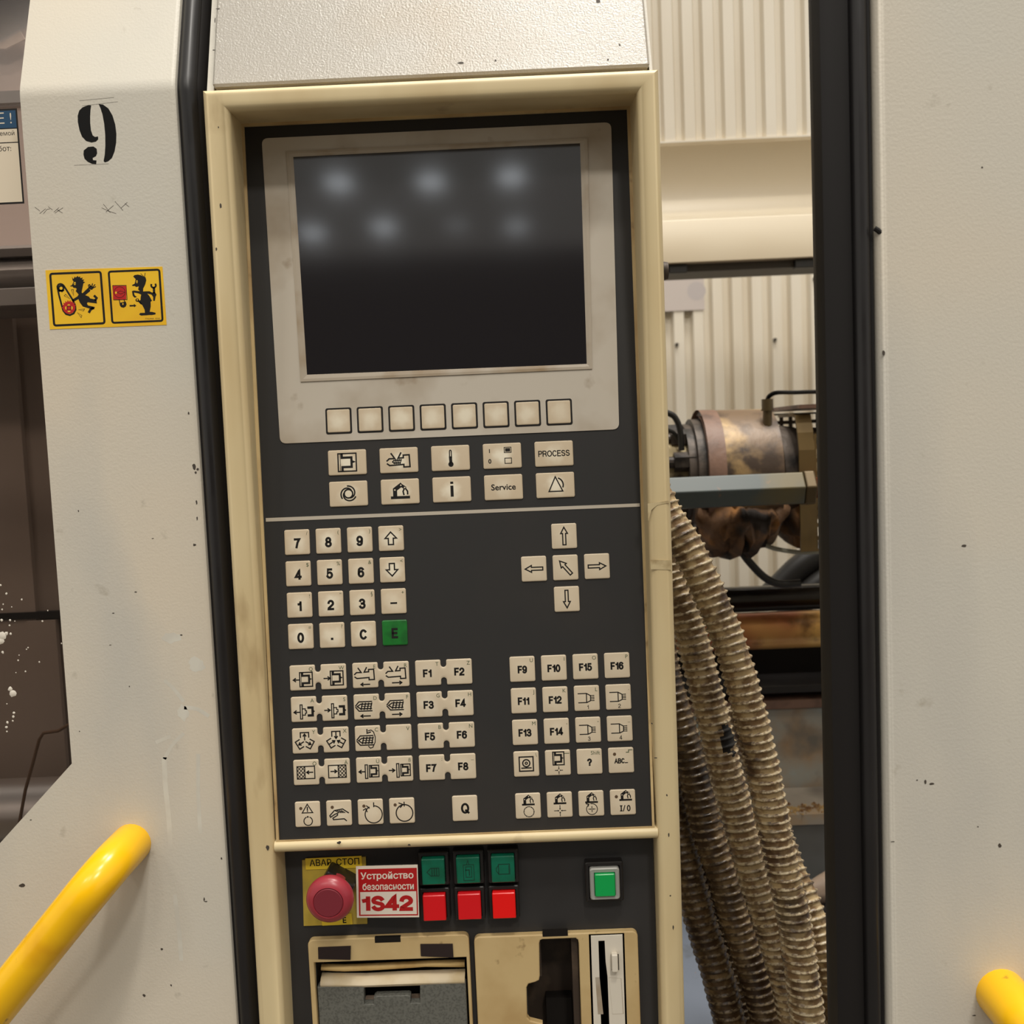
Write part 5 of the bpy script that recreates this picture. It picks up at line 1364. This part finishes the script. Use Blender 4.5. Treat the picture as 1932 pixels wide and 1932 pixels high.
# sensor with armoured cable
s0 = at(1448, 812, 455); s1 = at(1448, 775, 455); s2 = at(1447.5, 753, 455)
mb = MB(); mb.cyl(s0, s1, 4.6, 4.6, 18); mb.cyl(s1, s1 + Vector((0, 0, 1.5)), 6.6, 6.6, 18); mb.cyl(s1 + Vector((0, 0, 1.5)), s2, 5.9, 5.9, 18)
obj('sensor_plug', mb, 'brass', IU, smooth=True)
pth = smooth_path([at(x, y, 455) for x, y in ((1447.5, 756), (1450, 749), (1458, 743), (1470, 740.5), (1500, 740.5), (1530, 739.5), (1562, 740), (1640, 746))], 24)
mb = MB(); mb.tube(pth, lambda i: 2.4 if i % 2 else 1.8, 10); obj('armoured_cable', mb, 'cable', IU)
def cable(name, pts, Y, r, mat_, label, cat='cable', parent=None):
    mb = MB(); mb.tube(smooth_path([at(x, y, Y) for x, y in pts], 8), r, 10)
    o = obj(name, mb, mat_, parent, smooth=True)
    if parent is None: tag(o, label, cat)
    return o
cable('sensor_cable', [(1225, 770), (1262, 780), (1275, 790), (1283, 812), (1286, 850)], 460, 3.2, 'cable', '', parent=IU)
cable('sensor_cable', [(1225, 800), (1262, 812), (1274, 820), (1284, 840)], 465, 2.2, 'cable', '', parent=IU)
cable('grey_cable', [(1400, 980), (1428, 1018), (1455, 1033), (1490, 1040), (1520, 1042), (1600, 1038)], 470, 2.4, 'cableg', 'thin grey cable hanging below the burnt insulation')
cable('black_cable', [(1390, 1030), (1402, 1045), (1412, 1058), (1432, 1080), (1450, 1094), (1475, 1102), (1510, 1100)], 480, 4.2, 'cable', 'black cable hanging from the barrel down to the dark rod')
mb = MB()
pth = smooth_path([at(x, y, 690) for x, y in ((1452, 1128), (1475, 1106), (1510, 1072), (1550, 1046), (1620, 1010))], 8)
mb.tube(pth, 18, 16); pth2 = [p + Vector((14, -16, -24)) for p in pth]; mb.tube(pth2, 17, 16)
tag(obj('bundled_hose', mb, 'cable', smooth=True), 'bundle of fat black hoses rising behind the dark rod', 'hose')
# ---- hexagonal rod in front of the barrel
HXY = 400.0
HX = thing('tension_rod', (at(1400, 925, HXY).x, HXY, 900), 'blue-grey hexagonal rod with locknut and rusty threaded end', 'rod')
A = at(860, 948.5, HXY); B = at(1512, 921, HXY)
rh = 30 / FPX * (HXY + 573) / cos(radians(30)) 
def hexa(mb, A, B, r, rot=0.0, seg=6):
    ax = (B - A).normalized(); up = Vector((0, 0, 1)); b_ = ax.cross(up).normalized(); up = b_.cross(ax)
    l = []
    for P_ in (A, B): l.append([P_ + (up * cos(rot + 2 * pi * k / seg) + b_ * sin(rot + 2 * pi * k / seg)) * r for k in range(seg)])
    mb.loft(l, cap0=True, cap1=True)
mb = MB(); hexa(mb, A, B, rh * .98, radians(24)); obj('hex_bar', mb, 'steelblue', HX, bevel=1.2)
ax = (B - A).normalized()
mb = MB(); hexa(mb, B + ax * .5, B + ax * 11, rh * 1.04, radians(24)); obj('locknut', mb, 'brass', HX, bevel=1.5)
mb = MB()
for k in range(8):
    a_ = B + ax * (11 + k * 1.6); mb.tube([a_, a_ + ax * .8, a_ + ax * 1.6], lambda i: (9.2, 10.4, 9.2)[i] * 1.0, 24)
obj('thread', mb, 'copper', HX, smooth=True)
mb = MB(); hexa(mb, B + ax * 24, B + ax * 140, 11.8, 0, 28); obj('rusty_end', mb, 'copper', HX, smooth=True)
# ---- guide rods and bed
def hrod(name, x, yt, yb, Y, mat_, label):
    zt = at(x, yt, Y).z; zb = at(x, yb, Y).z
    mb = MB(); mb.cyl((-50, Y, (zt + zb) / 2 ), (1500, Y, (zt + zb) / 2 ), (zt - zb) / 2, seg=48)
    return tag(obj(name, mb, mat_, smooth=True), label, 'rod')
hrod('guide_rod', 1470, 1104, 1152, 560, 'blackrod', 'glossy black round rod above the golden rod')
hrod('guide_rod', 1470, 1154, 1223, 520, 'goldrod', 'golden brown greased round rod below the black rod')
BD = thing('machine_bed', (700, 600, 0), 'blue-grey rust-stained machine bed with ledges below the golden rod', 'machine bed')
px_box('dark_recess', 700, 1215, 2400, 1300, 620, 10, 'dark', BD)
def ledge(name, y0, y1, Y, dep, mat_): 
    zt = at(1480, y0, Y).z; zb = at(1480, y1, Y).z; mb = MB(); mb.box(-50, 1500, Y, Y + dep, zb, zt); return obj(name, mb, mat_, BD, bevel=1.0)
ledge('black_ledge', 1294, 1308, 560, 70, 'blackp')
ledge('dark_gap', 1308, 1322, 600, 30, 'dark')
ledge('rust_ledge', 1321, 1338, 560, 60, 'rustred')
ledge('side_plate', 1338, 1490, 575, 40, 'bed')
# sloping lower plates down to the tray
zt = at(1480, 1488, 560).z; zb = at(1480, 1538, 500).z
mb = MB(); mb.loft([[(x, 562, zt), (x, 500, zb), (x, 500, zb - 12), (x, 562, zt - 12)] for x in (-50, 1500)], cap0=True, cap1=True); obj('sloping_plate', mb, 'bed2', BD)
ZTR = 950.0
mb = MB(); mb.box(-50, 1500, 502, 510, ZTR, at(1480, 1537, 502).z); obj('front_plate', mb, 'bed3', BD)
mb = MB(); mb.box(-50, 1500, 215, 506, ZTR - 8, ZTR); obj('drip_tray', mb, 'bluefloor', BD)
mb = MB(); mb.box(-50, 1500, 240, 640, 0, ZTR - 8); obj('bed_base', mb, 'dark', BD)
# rust crumbs lying on the sloping plate
mb = MB()
z1_ = at(1480, 1488, 560).z; zb_ = at(1480, 1538, 500).z
for k in range(240):
    f = random.gauss(.82, .09); x = random.uniform(at(1400, 1500, 520).x, at(1600, 1500, 520).x)
    if f > 1: f = 1
    y = 562 - 62 * f; z = z1_ + (zb_ - z1_) * f; r = random.uniform(.8, 3.2)
    mb.add([(x - r, y, z), (x, y - r, z), (x + r, y, z), (x, y + r, z), (x, y, z + r)], [(0, 1, 4), (1, 2, 4), (2, 3, 4), (3, 0, 4)])
tag(obj('rust_crumbs', mb, 'rust_crumb', kind='stuff'), 'rust crumbs strewn along the sloping bed plate', 'debris')

# ---- scrap and rags by the gate
def lump(name, px, Y, r, mat_, label, cat, sq_=(1, 1, 1), amp=.25, sub=3):
    c_ = at(px[0], px[1], Y)
    bm = bmesh.new(); bmesh.ops.create_icosphere(bm, subdivisions=sub, radius=1)
    mb = MB(); rnd = random.Random(hash(label) % 999)
    ph = [random.uniform(0, 6) for _ in range(6)]
    for v in bm.verts:
        k = 1 + amp * (sin(v.co.x * 5 + ph[0]) * sin(v.co.y * 6 + ph[1]) + .6 * sin(v.co.z * 9 + ph[2] + v.co.x * 4) + .4 * sin(v.co.y * 15 + ph[3]) * sin(v.co.z * 13))
        mb.v.append((c_.x + v.co.x * r * k * sq_[0], c_.y + v.co.y * r * k * sq_[1], c_.z + v.co.z * r * k * sq_[2]))
    mb.f = [tuple(v.index for v in f.verts) for f in bm.faces]; mb.mi = [0] * len(mb.f); bm.free()
    return tag(obj(name, mb, mat_, smooth=True, sharp=70), label, cat)
lump('rag_heap', (1572, 1712), 420, 27, 'rag', 'grimy grey rag crumpled under the pale scrap tube', 'rag', (1.2, 1, .7))
lump('rag_heap', (1582, 1760), 375, 25, 'rag', 'dark grey rag lump beside the thick hose, lowest of the rags', 'rag', (1, 1, .9))
mb = MB(); P0 = at(1530, 1686, 400); P1 = at(1600, 1674, 400)
mb.tube([P0, P0.lerp(P1, .3) + Vector((0, 0, 2)), P1 + Vector((6, 20, 4)), P1 + Vector((60, 40, 6))], lambda i: (11, 13.5, 14, 14)[i], 16)
tag(obj('scrap_tube', mb, 'scrap', smooth=True), 'pale brown scrap tube lying on the grimy rags', 'scrap')
lump('plastic_chip', (1307, 1845), 318, 5.2, 'chip', 'small brown plastic chip on the tray beside the leftmost hose', 'debris', (1, .8, 1), .2, 2)
lump('plastic_chip', (1299, 1882), 288, 4.4, 'chip', 'brown plastic chip half hidden by the panel frame', 'debris', (.8, .8, 1), .2, 2)
lump('plastic_chip', (1304, 1914), 258, 2.2, 'ivory', 'tiny white plastic chip low on the tray', 'debris', (1.2, .8, .8), .2, 2)

# ================================================================== CORRUGATED HOSES
def hose(pts, label, mats, pitch=5.9, r=11.0, amp=1.7, seed=0, tail=True, sc_=None):
    P = [at(x, y, Y) for x, y, Y in pts]
    if tail:
        e = P[-1]; d = (P[-1] - P[-2]).normalized()
        P.append(e + d * 70); P.append(Vector((e.x + d.x * 100 + 12, e.y, e.z - 230))); P.append(Vector((e.x + d.x * 100 + 16, e.y, e.z - 480)))
    path = smooth_path(P, 40)
    # resample
    L_ = [0.0]
    for i in range(1, len(path)): L_.append(L_[-1] + (path[i] - path[i - 1]).length)
    tot = L_[-1]; step = pitch / 10; n_ = int(tot / step); seg = 22
    out = []; j = 0
    for k in range(n_ + 1):
        s_ = k * step
        while j < len(L_) - 2 and L_[j + 1] < s_: j += 1
        t = (s_ - L_[j]) / max(1e-6, L_[j + 1] - L_[j]); out.append(path[j].lerp(path[j + 1], min(1, t)))
    mb = MB(); up = Vector((0, -1, 0)); vs = []; fs = []; mi = []
    for k, p in enumerate(out):
        t = (out[min(k + 1, n_)] - out[max(k - 1, 0)]).normalized(); a_ = (up - t * up.dot(t)).normalized(); up = a_; b_ = t.cross(a_)
        for q_ in range(seg):
            th = 2 * pi * q_ / seg
            ph = (k * step / pitch + q_ / seg) % 1.0
            x = abs(ph - .5) * 2          # 0 at crest
            rr = r + amp * max(0.0, 1 - (x / .40) ** 2) ** .55 - .25
            rr += .25 * sin(k * .11 + seed) * sin(th * 2 + seed)
            vs.append(p + (a_ * cos(th) + b_ * sin(th)) * rr)
    for k in range(n_):
        for q_ in range(seg):
            q2 = (q_ + 1) % seg
            fs.append((k * seg + q_, k * seg + q2, (k + 1) * seg + q2, (k + 1) * seg + q_))
            ph = ((k + .5) * step / pitch + (q_ + .5) / seg) % 1.0
            mi.append(2 if sc_ and abs((out[k] - sc_).length) + 16 * abs(q_ / seg - .90) ** 1.2 * 4 + 3.5 * sin(q_ * 1.7 + k * .21) + 3 * sin(k * .47 - q_) < 10.5 else 1 if abs(ph - .5) < .19 else 0)
    # seam fix at q wrap: spiral shifts one pitch per turn
    mb.v = [tuple(v) for v in vs]; mb.f = fs; mb.mi = mi
    return tag(obj('corrugated_hose', mb, mats, smooth=True, sharp=75), label, 'hose')
hose([(1165, 830, 122), (1204, 885, 118), (1236, 930, 116), (1254, 965, 114), (1276, 999, 112), (1307, 1053, 110), (1346, 1138, 108), (1377, 1215, 106), (1401, 1293, 105), (1421, 1370, 105), (1439, 1448, 105), (1454, 1526, 105), (1464, 1578, 104), (1481, 1655, 102), (1498, 1733, 100), (1509, 1810, 98), (1520, 1888, 96), (1527, 1960, 95)], 'dirty beige corrugated hose in front of the others, from the frame edge downward', ['hose', 'ridge'], seed=1)
hose([(1222, 960, 150), (1242, 1020, 146), (1262, 1085, 142), (1285, 1138, 138), (1309, 1215, 136), (1329, 1293, 135), (1349, 1370, 135), (1367, 1448, 135), (1389, 1526, 135), (1402, 1578, 133), (1424, 1655, 131), (1449, 1733, 129), (1474, 1810, 128), (1494, 1888, 127), (1508, 1960, 127)], 'beige corrugated hose with a black scorch mark behind the front hose', ['hose', 'ridge', 'scorch'], r=11.5, seed=2, sc_=at(1351, 1392, 135))
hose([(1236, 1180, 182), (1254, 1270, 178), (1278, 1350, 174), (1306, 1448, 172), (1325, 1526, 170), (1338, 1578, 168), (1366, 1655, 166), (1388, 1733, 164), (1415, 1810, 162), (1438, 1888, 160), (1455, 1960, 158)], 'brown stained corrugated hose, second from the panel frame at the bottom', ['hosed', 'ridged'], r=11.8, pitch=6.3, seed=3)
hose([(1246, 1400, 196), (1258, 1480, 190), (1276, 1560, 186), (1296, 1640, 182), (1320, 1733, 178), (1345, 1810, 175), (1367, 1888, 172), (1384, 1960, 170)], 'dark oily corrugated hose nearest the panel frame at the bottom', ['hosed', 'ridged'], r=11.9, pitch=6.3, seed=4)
hose([(1395, 1330, 215), (1430, 1450, 205), (1462, 1560, 190), (1490, 1640, 175), (1517, 1700, 165), (1540, 1760, 158), (1560, 1820, 152), (1578, 1890, 148), (1592, 1960, 145)], 'beige corrugated hose curving out beside the black gate seal', ['hose', 'ridge'], r=11.6, seed=5)
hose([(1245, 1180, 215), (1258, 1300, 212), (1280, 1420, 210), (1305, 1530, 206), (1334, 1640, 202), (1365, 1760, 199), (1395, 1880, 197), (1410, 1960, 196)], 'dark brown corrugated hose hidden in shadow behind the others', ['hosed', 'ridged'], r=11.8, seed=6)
print('objects', len(bpy.data.objects))
